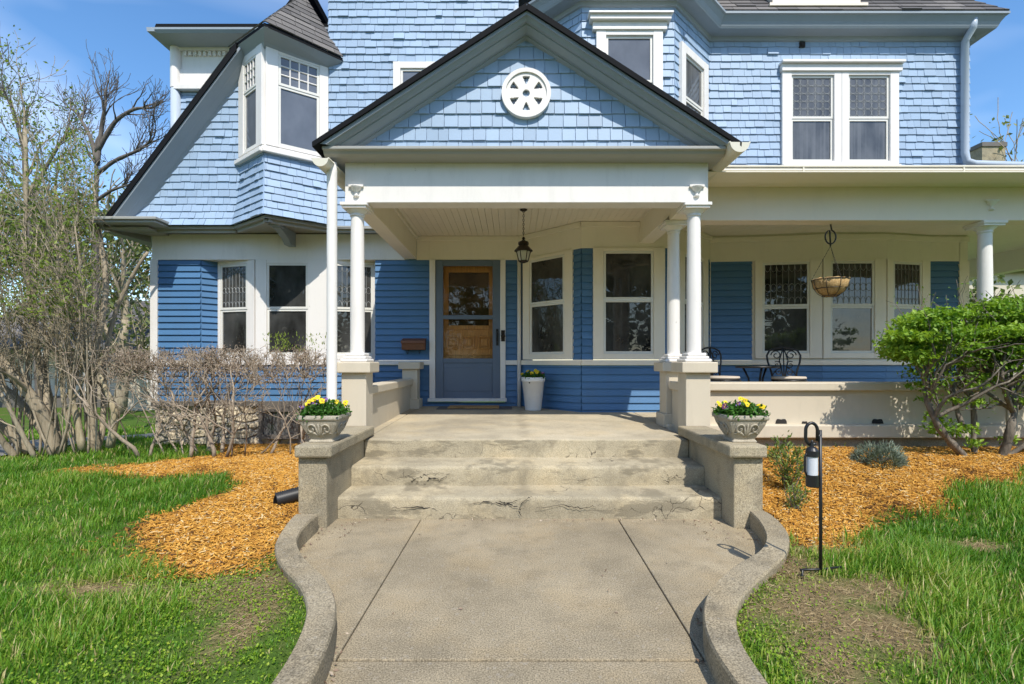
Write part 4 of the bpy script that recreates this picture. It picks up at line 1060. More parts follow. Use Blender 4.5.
def square_bowl(label, x, y, z, s, h, seed):
    t = thing('stone_planter', label, 'planter', (x, y, z), 'stone planters on the cheek walls')
    mb = MB(); prof = [(.58,0,),(.60,.03),(.52,.10),(.55,.16),(.72,.40),(.88,.66),(.94,.82),(1.0,.84),(1.02,.90),(1.0,.99),(.97,1.0),(.86,1.0),(.82,.85)]
    n = len(prof); V = []
    def sq(w):
        c = w*.93; return [(-c,-w),(c,-w),(w,-c),(w,c),(c,w),(-c,w),(-w,c),(-w,-c)]
    for w_, hh in prof: V += [(x+a*s, y+b*s, z+hh*h) for a, b in sq(w_)]
    fs = [(i*8+j, i*8+(j+1) % 8, (i+1)*8+(j+1) % 8, (i+1)*8+j) for i in range(n-1) for j in range(8)]
    mb.add(V, fs); mb.poly([(x+a*s,y+b*s,z) for a, b in sq(.58)][::-1])
    bowl = mb.build('bowl', M['urn'], t, bevel=.004)
    mb = MB()
    for face in range(4):
        ca, sa = math.cos(face*math.pi/2), math.sin(face*math.pi/2)
        def wp(u, v, o=.004):
            w_ = np.interp(v, [.16,.40,.66,.82], [.55,.72,.88,.94]); px_, py_ = u*s, -(w_*s+o)
            return (x+px_*ca-py_*sa, y+px_*sa+py_*ca, z+v*h)
        for sg in (-1, 1):
            pts = []
            for q in np.linspace(0, 1, 26):
                a_ = q*3.6*math.pi*.62; rr = .20*(1-.72*q)
                pts.append(wp(sg*(.36+rr*1.15*math.cos(math.pi-a_)*1.0), .50+rr*1.05*math.sin(math.pi-a_)))
            mb.tube(pts, np.linspace(.006,.0085,26), 6)
            mb.tube([wp(sg*(.04+.54*q), .22+.10*q+.10*math.sin(q*3.1)) for q in np.linspace(0,1,9)], [.004,.006,.008,.008,.008,.007,.006,.005,.003], 6)
            mb.tube([wp(sg*(.03+.16*q), .24+.42*q) for q in np.linspace(0,1,6)], [.004,.008,.009,.008,.006,.004], 6)
        mb.tube([wp(0, .2+.5*q) for q in np.linspace(0,1,6)], [.004,.010,.011,.009,.007,.004], 6)
    mb.build('relief', M['urn'], t)
    mb = MB(); mb.box(x-.84*s,x+.84*s,y-.84*s,y+.84*s,z+.80*h,z+.90*h); mb.build('soil', M['soil'], t)
    return t
def pansies(name, label, x, y, z, rx, hgt, nl, nb, sz=.030, yb=.72, square=True, group='flowers in pots'):
    t = thing(name, label, 'flowers', (x, y, z), group)
    u = rng.uniform(-1, 1, (nl, 3))
    if not square: u[:,:2] *= np.sqrt(rng.random((nl,1)))/np.maximum(np.linalg.norm(u[:,:2],axis=1,keepdims=True),.3)
    dome = 1-.55*np.max(np.abs(u[:,:2]), axis=1)**2
    C = np.column_stack([x+u[:,0]*rx*1.05, y+u[:,1]*rx*1.05, z+np.abs(u[:,2])*hgt*dome])
    mb = MB(); leaf_quads(mb, C, .032, .8, .6); mb.build('foliage', M['leaf_pansy'], t)
    for b in range(nb):
        a, c = rng.uniform(-1,1,2)*.95
        dm = 1-.5*max(abs(a),abs(c))**2
        p = np.array([x+a*rx, y+c*rx, z+hgt*dm*rng.uniform(.85,1.25)])
        nrm = np.array([rng.normal(0,.35), -.75+rng.normal(0,.25), .7]); nrm /= np.linalg.norm(nrm)
        e1 = np.cross(nrm, (0,0,1)); e1 /= np.linalg.norm(e1); e2 = np.cross(nrm, e1)*-1
        yel = rng.random() < yb; mb = MB(); S_ = sz*rng.uniform(.75,1.15)
        for ang in (90, 35, 145, -50, 230) if yel else (90, 25, 155, -45, 225):
            ca, sa = math.cos(R(ang)), math.sin(R(ang)); cen = p+(e1*ca+e2*sa)*S_*.42
            w_ = [cen+(e1*math.cos(q)+e2*math.sin(q))*S_*.46+nrm*rng.uniform(0,.004) for q in np.linspace(0,2*np.pi,9)[:-1]]
            mb.poly([tuple(v_) for v_ in w_], rng.random())
        bl = mb.build('bloom', M['yellow' if yel else 'purple'], t)
        mb = MB(); mb.poly([tuple(p+nrm*.005+(e1*math.cos(q)+e2*math.sin(q))*S_*.16) for q in np.linspace(0,2*np.pi,7)[:-1]]); mb.build('bloom_centre', M['purple' if yel else 'yellow'], bl)
    return t
square_bowl('weathered stone planter with scroll relief holding yellow and violet pansies, beside the white downspout', -1.400, 3.745, .595, .150, .20, 1)
square_bowl('weathered stone planter with scroll relief holding bright yellow pansies, near the black lamp stake', 1.705, 3.745, .595, .150, .20, 2)
pansies('pansy_plants', 'mixed yellow, maroon and lilac pansies in the stone planter beside the white downspout', -1.400, 3.745, .775, .145, .125, 1100, 17, .026, yb=.62)
pansies('pansy_plants', 'mostly yellow pansies in the stone planter near the black lamp stake', 1.705, 3.745, .775, .145, .115, 1100, 20, .026, yb=.88)

# tall white pot by the door
px_, py_, pz_ = .285, 6.72, fl(6.72)
t = thing('tall_pot', 'tall tapered white pot of small flowers beside the front door, under the bay window', 'pot', (px_,py_,pz_))
mb = MB(); mb.lathe([(0,0),(.105,0),(.108,.01),(.148,.385),(.157,.388),(.160,.40),(.160,.44),(.155,.447),(.145,.445),(.140,.40),(0,.40)],(px_,py_,pz_),32); mb.build('pot', M['whitepot'], t)
mb = MB(); mb.lathe([(0,.405),(.139,.405)],(px_,py_,pz_),24); mb.build('soil', M['soil'], t)
mb = MB(); mb.lathe([(0,0),(.009,0),(.009,.004),(0,.004)],(0,0,0),10); v=mb.v[0]; v[:] = np.stack([v[:,0]+px_-.055, -v[:,2]+py_-.147, v[:,1]+pz_+.375],-1); mb.build('drain_hole', M['ventdark'], t)
pansies('potted_flowers', 'low leafy bunch with pale yellow and white blooms in the tall white pot', px_, py_, pz_+.42, .155, .10, 700, 11, .030, .75, False)

# mailbox
mx, mz = X_(414.3,7.2), Z_(344,7.17)
t = thing('mailbox', 'small brown wall mailbox with newspaper hooks beside the front door', 'mailbox', (mx, 7.2, mz-.09))
mb = MB(); mb.extrude([(mx-.165,7.225,mz-.085),(mx-.165,7.11,mz-.085),(mx-.165,7.10,mz+.03),(mx-.165,7.225,mz+.06)],(.33,0,0)); bd = mb.build('box', M['mailwood'], t, bevel=.006)
mb = MB(); mb.extrude([(mx-.172,7.228,mz+.085),(mx-.172,7.09,mz+.045),(mx-.172,7.085,mz+.005),(mx-.172,7.092,mz+.005),(mx-.172,7.098,mz+.038),(mx-.172,7.228,mz+.076)],(.344,0,0)); mb.build('lid', M['mailwood'], t, bevel=.003)
for s in (-1,1):
    mb = MB(); mb.tube([(mx+s*.085,7.2,mz-.085),(mx+s*.085,7.18,mz-.125),(mx+s*.085,7.13,mz-.135),(mx+s*.085,7.10,mz-.115),(mx+s*.085,7.095,mz-.10)],.005,6); mb.build('hook', M['black'], t)

# door mats
def flatmat(name, label, x0,x1,y0,y1,h,mt,lift=.002, fringe=0):
    mb = MB(); z = lambda y: fl(y)+lift
    mb.hexa([(x0,y0,z(y0)),(x1,y0,z(y0)),(x1,y1,z(y1)),(x0,y1,z(y1)),(x0,y0,z(y0)+h),(x1,y0,z(y0)+h),(x1,y1,z(y1)+h),(x0,y1,z(y1)+h)])
    return tag(mb.build(name, mt, None, bevel=.004), label, 'doormat')
flatmat('floor_mat', 'thin wide grey mat under the coir doormat', X_(437,6.9), X_(512,6.9), 6.80, 7.14, .006, M['matgrey'])
flatmat('doormat', 'brown coir doormat at the front door', X_(448,6.9), X_(499,6.9), 6.83, 7.10, .018, M['mat'], .0085)

# pendant lantern
lx, ly = X_(523.5,5.95), 5.95
t = thing('pendant_lantern', 'dark bronze lantern with frosted glass hanging on a chain from the porch ceiling', 'lamp', (lx,ly,2.995))
ztop = Z_(237,ly)
mb = MB()
for k in range(12):
    z0 = 2.985-k*(2.985-ztop-.01)/12; L = (2.985-ztop-.01)/12*.62; a_ = (k % 2)*math.pi/2
    mb.tube([(lx+.010*math.cos(a_)*math.cos(q), ly+.010*math.sin(a_)*math.cos(q), z0-L*.8+L*math.sin(q)) for q in np.linspace(0,2*np.pi,11)], .0028, 5, False)
mb.build('chain', M['darkbronze'], t)
mb = MB(); mb.lathe([(.0,2.998),(.045,2.998),(.045,2.99),(.02,2.975),(0,2.975)],(lx,ly,0),18); mb.build('ceiling_plate', M['darkbronze'], t)
zb = ztop-.31
mb = MB(); mb.lathe([(0,ztop),(.012,ztop),(.02,ztop-.02),(.012,ztop-.03),(.035,ztop-.05),(.06,ztop-.06),(.065,ztop-.085),(.055,ztop-.10),(.10,ztop-.15),(.112,ztop-.165),(.105,ztop-.175),(.0,ztop-.172)],(lx,ly,0),8,.5,False)
for k in range(6):
    a_ = k*math.pi/3; mb.tube([(lx+.085*math.cos(a_),ly+.085*math.sin(a_),ztop-.17),(lx+.055*math.cos(a_),ly+.055*math.sin(a_),zb+.02)],.005,5)
mb.lathe([(0,zb),(.015,zb),(.055,zb+.015),(.058,zb+.025),(0,zb+.025)],(lx,ly,0),12); mb.build('canopy', M['darkbronze'], t)
mb = MB(); mb.lathe([(.052,zb+.026),(.080,ztop-.173)],(lx,ly,0),6,.5,False); mb.build('glass', M['frost'], t)

# hanging basket
hx_, hy_ = X_(830.5,5.4), 5.40; z0 = 2.668; zr_ = Z_(279.5,hy_)
t = thing('hanging_basket', 'empty coir-lined hanging basket on chains under the porch beam', 'basket', (hx_,hy_,z0))
mb = MB(); mb.lathe([(0,zr_-.185),(.06,zr_-.18),(.12,zr_-.14),(.16,zr_-.08),(.178,zr_),(.165,zr_+.005),(.15,zr_-.05),(.10,zr_-.11),(0,zr_-.13)],(hx_,hy_,0),30)
v = mb.v[0]; v += rng.normal(0,.004,v.shape); mb.build('liner', M['coco'], t)
mb = MB()
for rr, zz_ in ((.181,zr_-.005),(.150,zr_-.10),(.08,zr_-.178)): mb.tube([(hx_+rr*math.cos(q),hy_+rr*math.sin(q),zz_) for q in np.linspace(0,2*np.pi,25)],.004,5,False)
for k in range(8):
    a_ = k*math.pi/4; mb.tube([(hx_+rr*math.cos(a_),hy_+rr*math.sin(a_),zz_) for rr, zz_ in ((.181,zr_-.005),(.166,zr_-.08),(.125,zr_-.145),(.06,zr_-.187))],.003,5)
mb.build('wire_frame', M['black'], t)
mb = MB(); zh = Z_(246,hy_)
for k in range(3):
    a_ = k*2*math.pi/3+.5; p = np.array([hx_+.18*math.cos(a_),hy_+.18*math.sin(a_),zr_]); q_ = np.array([hx_,hy_,zh])
    n = 22
    for i_ in range(n):
        a = p+(q_-p)*i_/n; b_ = p+(q_-p)*(i_+.8)/n; mb.tube([a,b_],.0035 if i_ % 2 else .0022,4)
mb.build('chain', M['black'], t)
mb = MB(); zc_ = Z_(237,hy_); rr = .068
pts = [(hx_,hy_,z0)]+[(hx_+rr*math.sin(q)*.85, hy_, zc_+rr*math.cos(q)*1.1) for q in np.linspace(.25,2*np.pi-.15,18)]+[(hx_,hy_,zh+.0)]
mb.tube(pts,.008,7); mb.build('hook', M['black'], t)

# black hook stake with a solar lamp
bx, by = 1.605, 2.60; bz = float(gz(bx,by)); xt = X_(820.5,by)
t = thing('hook_stake', 'thin black garden hook stake standing in the dry patch behind the kerb', 'garden stake', (bx,by,bz))
zt_ = Z_(430,by); mb = MB(); mb.tube([(bx,by,bz-.1),(bx,by,.4),(xt-.002,by,zt_)],.0085,8); mb.build('pole', M['black'], t)
zc_ = Z_(433,by); ex = X_(811.5,by)
mb = MB(); pts = [(xt,by,zt_-.02)] + [(ex+.031*math.cos(q), by, zc_+.040*math.sin(q)+(.012 if math.sin(q)>0 else -.022)) for q in np.linspace(-.5, 2*math.pi-.9, 22)]
mb.tube(pts,.0085,8); mb.build('hook', M['black'], t)
mb = MB(); mb.tube([(X_(798,by),by-.02,bz+.035),(bx,by,bz+.03),(X_(845,by),by+.03,bz+.03)],.006,6); mb.tube([(X_(800,by),by-.02,bz+.035),(X_(800,by),by-.02,bz-.08)],.006,6); mb.tube([(X_(843,by),by+.03,bz+.03),(X_(843,by),by+.03,bz-.08)],.006,6); mb.build('foot', M['black'], t)
lx2 = X_(811.8,by-.01); ly2 = by-.012; za, zb_ = Z_(442,by), Z_(486,by)
t = thing('solar_lamp', 'slim black cylinder lamp with a pale clear sleeve hanging from the hook stake', 'lamp', (lx2,ly2,za))
mb = MB(); mb.lathe([(0,za),(.007,za),(.009,za-.02),(.022,za-.028),(.030,za-.042),(.031,za-.072),(0,za-.072)],(lx2,ly2,0),20,.5,False); mb.tube([(lx2,ly2,za+.012),(lx2,ly2,za-.01)],.005,6); mb.build('cap', M['black'], t)
mb = MB(); mb.lathe([(.027,za-.0725),(.027,zb_+.062)],(lx2,ly2,0),20); mb.build('sleeve', M['smoke'], t)
mb = MB(); mb.lathe([(0,zb_+.061),(.029,zb_+.061),(.030,zb_+.003),(.027,zb_),(0,zb_)],(lx2,ly2,0),20,.5,False); mb.build('base', M['black'], t)
mb = MB(); mb.tube([(lx2-.022,ly2,za-.045),(lx2-.037,ly2,za-.075),(lx2-.037,ly2,zb_+.08),(lx2-.024,ly2,zb_+.05)],.0055,6); mb.build('bracket', M['black'], t)

# black corrugated drain pipe
p0, p1 = np.array([-1.50,3.88,.20]), np.array([X_(278,3.75),3.72,.155]); t_ = np.linspace(0,1,41)
mb = MB(); mb.tube([p0+(p1-p0)*q for q in t_], [.052+.006*(i % 2) for i in range(41)], 14)
mb.lathe([(.0,0),(.046,0)],(0,0,0),14); v = mb.v[-1]; v[:] = np.stack([np.full(len(v),0.)+p1[0]-.001, v[:,0]+p1[1], v[:,1]+p1[2]],-1)
tag(mb.build('drain_pipe', M['pipe']), 'black corrugated drain pipe sticking out over the orange mulch', 'pipe')

# bistro table and chairs on the porch
def scroll(mb, fn, c, r, sg, turns=1.3, rad=.007, a0=0.):
    pts = [fn(c[0]+sg*r*(1-.75*q)*math.cos(a0+q*turns*2*math.pi), c[1]+r*(1-.75*q)*math.sin(a0+q*turns*2*math.pi)) for q in np.linspace(0,1,22)]
    mb.tube(pts, rad, 5)
def bistro_chair(label, x, y, rot):
    z = fl(y); t = thing('bistro_chair', label, 'chair', (x,y,z), 'bistro chairs on the porch')
    ca, sa = math.cos(rot), math.sin(rot)
    def W(a, b, c): return (x+a*ca-b*sa, y+a*sa+b*ca, z+c)       # seat faces local -y
    mb = MB(); mb.tube([W(.19*math.cos(q),.18*math.sin(q),.435) for q in np.linspace(0,2*np.pi,25)],.011,6,False)
    for k in range(-2,3): mb.tube([W(.07*k,-.18*math.cos(k*.5),.435),W(.07*k,.18*math.cos(k*.5),.435)],.007,5)
    mb.build('seat', M['black'], t)
    mb = MB(); n = 24; an = np.linspace(0,2*np.pi,n+1)[:-1]
    for rr0, z0_, rr1, z1_ in ((.0,.448,.185,.448),(.185,.448,.195,.462),(.195,.462,.185,.482),(.185,.482,0,.488)):
        V = [W(rr0*math.cos(q),rr0*.95*math.sin(q),z0_) for q in an]+[W(rr1*math.cos(q),rr1*.95*math.sin(q),z1_) for q in an]
        mb.add(V, [(i_, (i_+1) % n, n+(i_+1) % n, n+i_) for i_ in range(n)], .5, True)
    mb.build('cushion', M['cushion'], t)
    fn = lambda a, c: W(a, .17+.10*(c-.45), c)
    mb = MB()
    out = [(-.13,.44),(-.15,.55),(-.185,.66),(-.195,.74),(-.165,.80),(-.10,.83),(0,.845),(.10,.83),(.165,.80),(.195,.74),(.185,.66),(.15,.55),(.13,.44)]
    mb.tube([fn(*p) for p in out],.012,6)
    for sg in (-1,1):
        scroll(mb, fn, (sg*.085,.745), .062, sg); scroll(mb, fn, (sg*.075,.62), .05, sg, 1.2, .006, 1.0); scroll(mb, fn, (sg*.06,.53), .04, -sg, 1.1, .006, 2.0)
        mb.tube([fn(sg*.01,.45),fn(sg*.03,.58),fn(sg*.05,.68),fn(sg*.02,.78),fn(0,.84)],.008,5)
        mb.tube([fn(sg*.13,.50),fn(sg*.09,.56),fn(sg*.02,.60)],.006,5)
    mb.tube([fn(0,.45),fn(0,.84)],.007,5); mb.build('backrest', M['black'], t)
    for a, b in ((-.14,-.13),(.14,-.13),(-.13,.15),(.13,.15)):
        mb = MB(); mb.tube([W(a,b,.435),W(a*1.05,b*1.05,.25),W(a*1.35,b*1.3,.0)],[.012,.010,.011],6); mb.build('leg', M['black'], t)
bistro_chair('black iron bistro chair with open scroll back right of the small table', X_(783,6.25), 6.12, R(-12))
bistro_chair('black iron bistro chair half hidden by the column pedestal, left of the small table', X_(722,6.25), 6.2, R(28))
tx, ty = X_(757,6.2), 6.2; tz = fl(ty)
t = thing('bistro_table', 'small round black iron table between two bistro chairs on the porch', 'table', (tx,ty,tz))
zt_ = Z_(366,ty); mb = MB(); mb.lathe([(0,zt_),(.24,zt_),(.25,zt_-.01),(.245,zt_-.025),(0,zt_-.02)],(tx,ty,0),32); mb.build('tabletop', M['black'], t)
for k in range(3):
    a_ = k*2*math.pi/3+.4; mb = MB(); mb.tube([(tx+r_*math.cos(a_),ty+r_*math.sin(a_),z_0) for r_, z_0 in ((.16,zt_-.02),(.10,zt_-.15),(.07,tz+.3),(.12,tz+.12),(.21,tz+.012))],.013,7); mb.build('leg', M['black'], t)

# ================================================================== plants
def in_sect(n, xr, yr): return rng.uniform(*xr, n), rng.uniform(*yr, n)
def grass_field(xr, yr, n, hmin, hmax, wd, val_shift=0.0):
    x, y = in_sect(n, xr, yr)
    cl = .5+.5*np.sin(3.1*x+1.7*y)*np.cos(2.3*y-1.9*x+.7)+.25*np.sin(9*x-7*y)
    tuft = rng.random(n)
    keep = offroad(x, y) & (sdm(x, y) < -.015+rng.normal(0,.045,n)) & (rng.random(n) > .90*dryness(x,y)) & (rng.random(n) < .42+.55*cl)
    x, y, cl = x[keep], y[keep], cl[keep]; k = len(x)
    z = gz(x, y)-.01
    dr = dryness(x, y)
    far_edge = np.clip((np.abs(x-.03)-1.0)/.9, 0, 1)*.6+.4
    h = rng.uniform(hmin, hmax, k)*(.55+.65*np.clip(cl,0,1.3))*(1-.6*dr)*np.where(y < 3.4, far_edge, 1)
    a = rng.uniform(0, 2*np.pi, k); lean = rng.uniform(.15, .75, k)*h
    wind = np.stack([np.cos(a)*lean, np.sin(a)*lean], 1)+np.array([.12,-.05])*h[:,None]
    s = np.stack([-np.sin(a), np.cos(a), 0*a], 1)*(wd*rng.uniform(.6,1.3,k))[:,None]
    b = np.stack([x,y,z],1); mid = b+np.column_stack([wind*.35, h*.6]); tip = b+np.column_stack([wind, h*rng.uniform(.85,1,k)])
    V = np.stack([b-s, b+s, mid+s*.75, mid-s*.75, tip], 1).reshape(-1,3); i = np.arange(k)[:,None]*5
    pat = np.sin(1.3*x+.9*y+1)*np.cos(1.7*y-.8*x)+.5*np.sin(4.1*x-3.3*y)*np.cos(3.7*y+2*x)
    val = np.clip(rng.normal(.49,.19,k)+.14*(cl-.5)+.30*dr+.16*pat+val_shift, 0, .94); val = np.where(rng.random(k) < .06+.3*dr, 1.0, val)
    mb = MB(); mb.add(V, i+np.array([[0,1,2,3]]), np.repeat(val,5)); 
    mb.f.setdefault((3,False),[]).append(i+np.array([[3,2,4]])); return mb
def merge(*ms):
    o = MB()
    for m in ms:
        for (k, s), a in m.f.items(): o.f.setdefault((k, s), []).extend([q+o.n for q in a])
        o.v += m.v; o.val += m.val; o.n += m.n
    return o
gm = merge(grass_field((-3.6,-.8),(1.0,3.2),74000,.035,.085,.0026), grass_field((-6.2,-1.2),(3.2,5.2),52000,.04,.11,.0034), grass_field((-8,-3),(5.2,8.2),26000,.04,.11,.005),
           grass_field((.8,3.6),(1.0,3.3),80000,.05,.125,.0028,.02), grass_field((1.6,6.2),(3.0,5.2),56000,.055,.14,.0036,.02),
           grass_field((-14,-7.3),(4,12),20000,.05,.10,.012), grass_field((-3,3),(-4,1.0),9000,.05,.1,.006))
go = gm.build('grass', M['grass']); tag(go, 'uneven spring lawn grass on both sides of the walk', 'grass', kind='stuff')
# low clover and moss near the kerbs
def cover_pts(n, x0, x1, y0, y1, f):
    x, y = in_sect(n, (x0,x1), (y0,y1)); k = offroad(x,y) & (sdm(x,y) < -.02) & (rng.random(n) < f(x,y)); x, y = x[k], y[k]
    return np.column_stack([x, y, gz(x,y)+rng.uniform(-.005,.028,len(x))])
near_l = lambda x, y: np.clip(1.0-np.abs(x+1.3)/.75,0,1)*(.35+.65*(np.sin(7*x+5*y)*np.sin(6*y-4*x) > -.2))
near_r = lambda x, y: np.clip(1.15-np.abs(x-1.0)/.5,0,1)*(.25+.75*(np.sin(8*x+5*y)*np.sin(7*y-4*x+1) > -.1))
mid = lambda x, y: .5*((np.sin(2.3*x+.4)*np.sin(2.9*y+1.1)+.3*np.sin(9*x+7*y)) > .35)
mb = MB()
for C in (cover_pts(26000,-2.1,-.75,1.2,3.0,near_l), cover_pts(16000,.8,1.7,1.2,3.1,near_r), cover_pts(26000,-4.0,-1,1.2,4.8,mid), cover_pts(12000,1,4.5,1.2,4,mid)):
    leaf_quads(mb, C, .011, 2.2, .8, np.clip(rng.normal(.4,.28,len(C)),0,1))
tag(mb.build('ground_cover', M['cover']), 'low yellow-green clover and weeds creeping beside the kerbs', 'ground cover', kind='stuff')
# mulch chips and dry straw
def chips(n, xr, yr, cond, L=(.018,.06), W=(.003,.008), zoff=(.0,.03), flat=.25):
    x, y = in_sect(n, xr, yr); k = offroad(x,y,0) & cond(x,y); x, y = x[k], y[k]; m = len(x)
    c = np.column_stack([x, y, gz(x,y)+rng.uniform(*zoff, m)]); a = rng.uniform(0,2*np.pi,m); tl = rng.normal(0,flat,m)
    d = np.column_stack([np.cos(a)*np.cos(tl), np.sin(a)*np.cos(tl), np.sin(tl)]); s = np.column_stack([-np.sin(a), np.cos(a), rng.normal(0,.3,m)]); u = np.cross(d, s)
    l = rng.uniform(*L, m)[:,None]/2; w_ = rng.uniform(*W, m)[:,None]; h = w_*.5
    V = np.stack([c-d*l-s*w_-u*h, c+d*l-s*w_*.7-u*h, c+d*l+s*w_*.7-u*h, c-d*l+s*w_-u*h, c-d*l-s*w_*.8+u*h, c+d*l-s*w_*.5+u*h, c+d*l+s*w_*.5+u*h, c-d*l+s*w_*.8+u*h],1).reshape(-1,3)
    i = np.arange(m)[:,None]*8; fs = np.vstack([i+BOXF[q][None] for q in range(1,6)])
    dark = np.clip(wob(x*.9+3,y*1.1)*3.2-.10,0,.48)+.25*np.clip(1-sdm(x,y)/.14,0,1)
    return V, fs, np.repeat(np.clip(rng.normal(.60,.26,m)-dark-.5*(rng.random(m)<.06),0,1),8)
mb = MB()
inm = lambda x, y: (sdm(x,y) > -.02+rng.normal(0,.085,len(x)))
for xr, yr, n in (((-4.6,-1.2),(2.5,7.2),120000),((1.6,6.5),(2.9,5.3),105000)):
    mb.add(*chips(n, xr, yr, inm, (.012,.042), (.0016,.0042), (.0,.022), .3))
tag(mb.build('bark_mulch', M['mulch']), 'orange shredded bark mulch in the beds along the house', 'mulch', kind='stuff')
mb = MB(); mb.add(*chips(150000, (-4.2,3.8), (1.3,5.0), lambda x,y: (dryness(x,y) > .05+rng.random(len(x))*.9) & (sdm(x,y) < .05), (.010,.045), (.0005,.0012), (.0,.016), .3))
tag(mb.build('dry_straw', M['straw']), 'dead straw-coloured grass on the bare patches', 'dry grass', kind='stuff')

# ---- branching helper
def grow(out, p, d, L, r, depth, prm, lvl=0):
    n = prm.get('seg', 5); pts = [np.array(p, float)]; rad = [r]; d = np.array(d, float); d /= np.linalg.norm(d)
    end = prm.get('end', .45)
    kids = []
    for i_ in range(n):
        d = d+rng.normal(0, prm['wig'], 3)+np.array([0,0,prm['up']]); d /= np.linalg.norm(d)
        pts.append(pts[-1]+d*L/n); rad.append(max(r*(1-(1-end)*(i_+1)/n), prm['rmin']))
        if depth > 0 and (i_+1)/n > prm['bare'][min(lvl, len(prm['bare'])-1)]:
            for _ in range(rng.poisson(prm['kids'][min(lvl, len(prm['kids'])-1)])): kids.append((pts[-1].copy(), d.copy(), rad[-1]))
    out.append((np.array(pts), np.array(rad), lvl))
    for q, dd, rr in kids:
        ax = rng.normal(size=3); ax -= dd*np.dot(ax, dd); ax /= np.linalg.norm(ax); an = rng.uniform(*prm['ang'])
        grow(out, q, dd*math.cos(an)+ax*math.sin(an), L*rng.uniform(*prm['shr']), max(rr*rng.uniform(.45,.75), prm['rmin']), depth-1, prm, lvl+1)
    if depth > 0 and prm.get('fork', True): grow(out, pts[-1], d+rng.normal(0,.2,3), L*rng.uniform(*prm['shr']), rad[-1], depth-1, prm, lvl+1)
def tubes(mb, brs, sel=lambda l: True):
    for pts, rad, l in brs:
        if sel(l): mb.tube(pts, rad, 9 if l == 0 else (6 if l == 1 else (4 if l == 2 else 3)), l == 0, rng.random())
def along(brs, n, minlvl, spread):
    B = [b for b in brs if b[2] >= minlvl]; idx = rng.integers(0, len(B), n); P = np.empty((n,3)); D = np.empty((n,3))
    for k, i_ in enumerate(idx):
        pts = B[i_][0]; f = rng.uniform(0, len(pts)-1.001); a = int(f); P[k] = pts[a]+(pts[a+1]-pts[a])*(f-a); D[k] = pts[a+1]-pts[a]
    D /= np.linalg.norm(D,axis=1,keepdims=True)+1e-9
    return P+rng.normal(0,spread,(n,3)), D
def spline(P, n=14):
    P = np.array(P, float); t = np.linspace(0,1,len(P)); q = np.linspace(0,1,n); Q = np.stack([np.interp(q,t,P[:,k]) for k in range(3)],1)
    for _ in range(3): Q[1:-1] = .25*Q[:-2]+.5*Q[1:-1]+.25*Q[2:]
    return Q
def pt(px, py, Y): return (X_(px,Y), Y, Z_(py,Y))

# ---- gnarled green bush in the right bed
t = thing('gnarled_bush', 'large bush with bright green leaves and twisted bare trunks standing in the orange mulch', 'bush', (4.5,4.85,float(gz(4.5,4.85))))
brs = []; Yb_ = 4.85
stems = [([(975,468,4.85),(960,452,4.8),(945,437,4.72),(930,412,4.7),(925,388,4.75)],.050),([(977,468,4.87),(973,445,4.9),(975,420,4.95),(972,395,4.95),(962,372,4.9)],.040),
         ([(962,425,4.8),(955,405,4.88),(952,388,4.95),(962,368,5.0)],.034),([(995,468,4.83),(1008,447,4.78),(1010,425,4.75),(1018,408,4.8),(1010,385,4.85)],.055),
         ([(1013,412,4.8),(1006,395,4.7),(1002,375,4.65)],.034),([(1000,462,4.85),(1024,445,4.85),(1050,432,4.9),(1065,400,4.95)],.042),([(1018,408,4.8),(1035,390,4.9),(1050,365,5.0)],.034)]
prm = dict(seg=4, wig=.22, up=.10, rmin=.0025, bare=[.0,.2,.3], kids=[.7,.8,.6], ang=(.4,1.0), shr=(.5,.8), end=.5)
for P, r in stems:
    Q = spline([pt(*p) for p in P]); brs.append((Q, .72*np.linspace(r, r*.6, len(Q))*(1+.13*rng.normal(size=len(Q))), 0))
    for k in range(6):
        q = Q[-1-2*(k % 3)]; grow(brs, q, (rng.normal(0,.7), rng.normal(0,.5), .75), rng.uniform(.35,.55), r*.42, 2, prm, 1)
brs = [b for b in brs if b[2] == 0 or (b[0][:,0]/b[0][:,1]).min() > (884-CX)/F]
mb = MB(); tubes(mb, brs); mb.build('trunk', M['bark_bush'], t)
mb = MB(); n = 15000
def crown(n):
    # leaf pads: many small mounds making a flat-topped, uneven crown
    pads = []
    for _ in range(150):
        px_ = rng.uniform(884,1080); yy = rng.uniform(4.45,5.25)
        top = np.interp(px_, [885,905,925,950,975,1000,1024,1090],[330,302,290,284,292,290,285,292]); bot = np.interp(px_,[885,905,930,970,1024,1090],[348,352,350,352,346,350])
        py = top+(bot-top)*rng.beta(1.1,1.5)+rng.uniform(-3,5)
        pads.append((X_(px_+12,yy), yy, Z_(py+10,yy), rng.uniform(.07,.16)))
    for px_,py,r_ in ((925,372,.08),(918,385,.06),(931,400,.06),(940,425,.085),(955,432,.09),(963,428,.06),(935,415,.05),(975,443,.05),(978,402,.06),(985,378,.07),(968,385,.05),(1022,400,.07),(1020,360,.12),(1015,440,.05),(912,362,.06),(945,382,.05),(957,400,.045),(1000,368,.08),(940,362,.07),(965,362,.07),(925,356,.08),(902,356,.06)):
        q = pt(px_,py,4.8); pads.append((q[0],q[1]+rng.normal(0,.06),q[2],r_*1.35))
    pads = np.array(pads); wts = pads[:,3]**1.8; idx = rng.choice(len(pads), n, p=wts/wts.sum())
    u = rng.normal(size=(n,3)); u /= np.linalg.norm(u,axis=1,keepdims=True); u *= rng.random((n,1))**.45
    P = pads[idx][:,:3]+u*pads[idx][:,3:4]*np.array([1.45,1.3,.46])
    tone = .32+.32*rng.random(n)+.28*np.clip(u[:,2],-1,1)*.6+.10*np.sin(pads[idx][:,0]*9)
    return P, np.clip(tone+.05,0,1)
P, tone = crown(22000); leaf_quads(mb, P, .046, .9, .58, tone); 
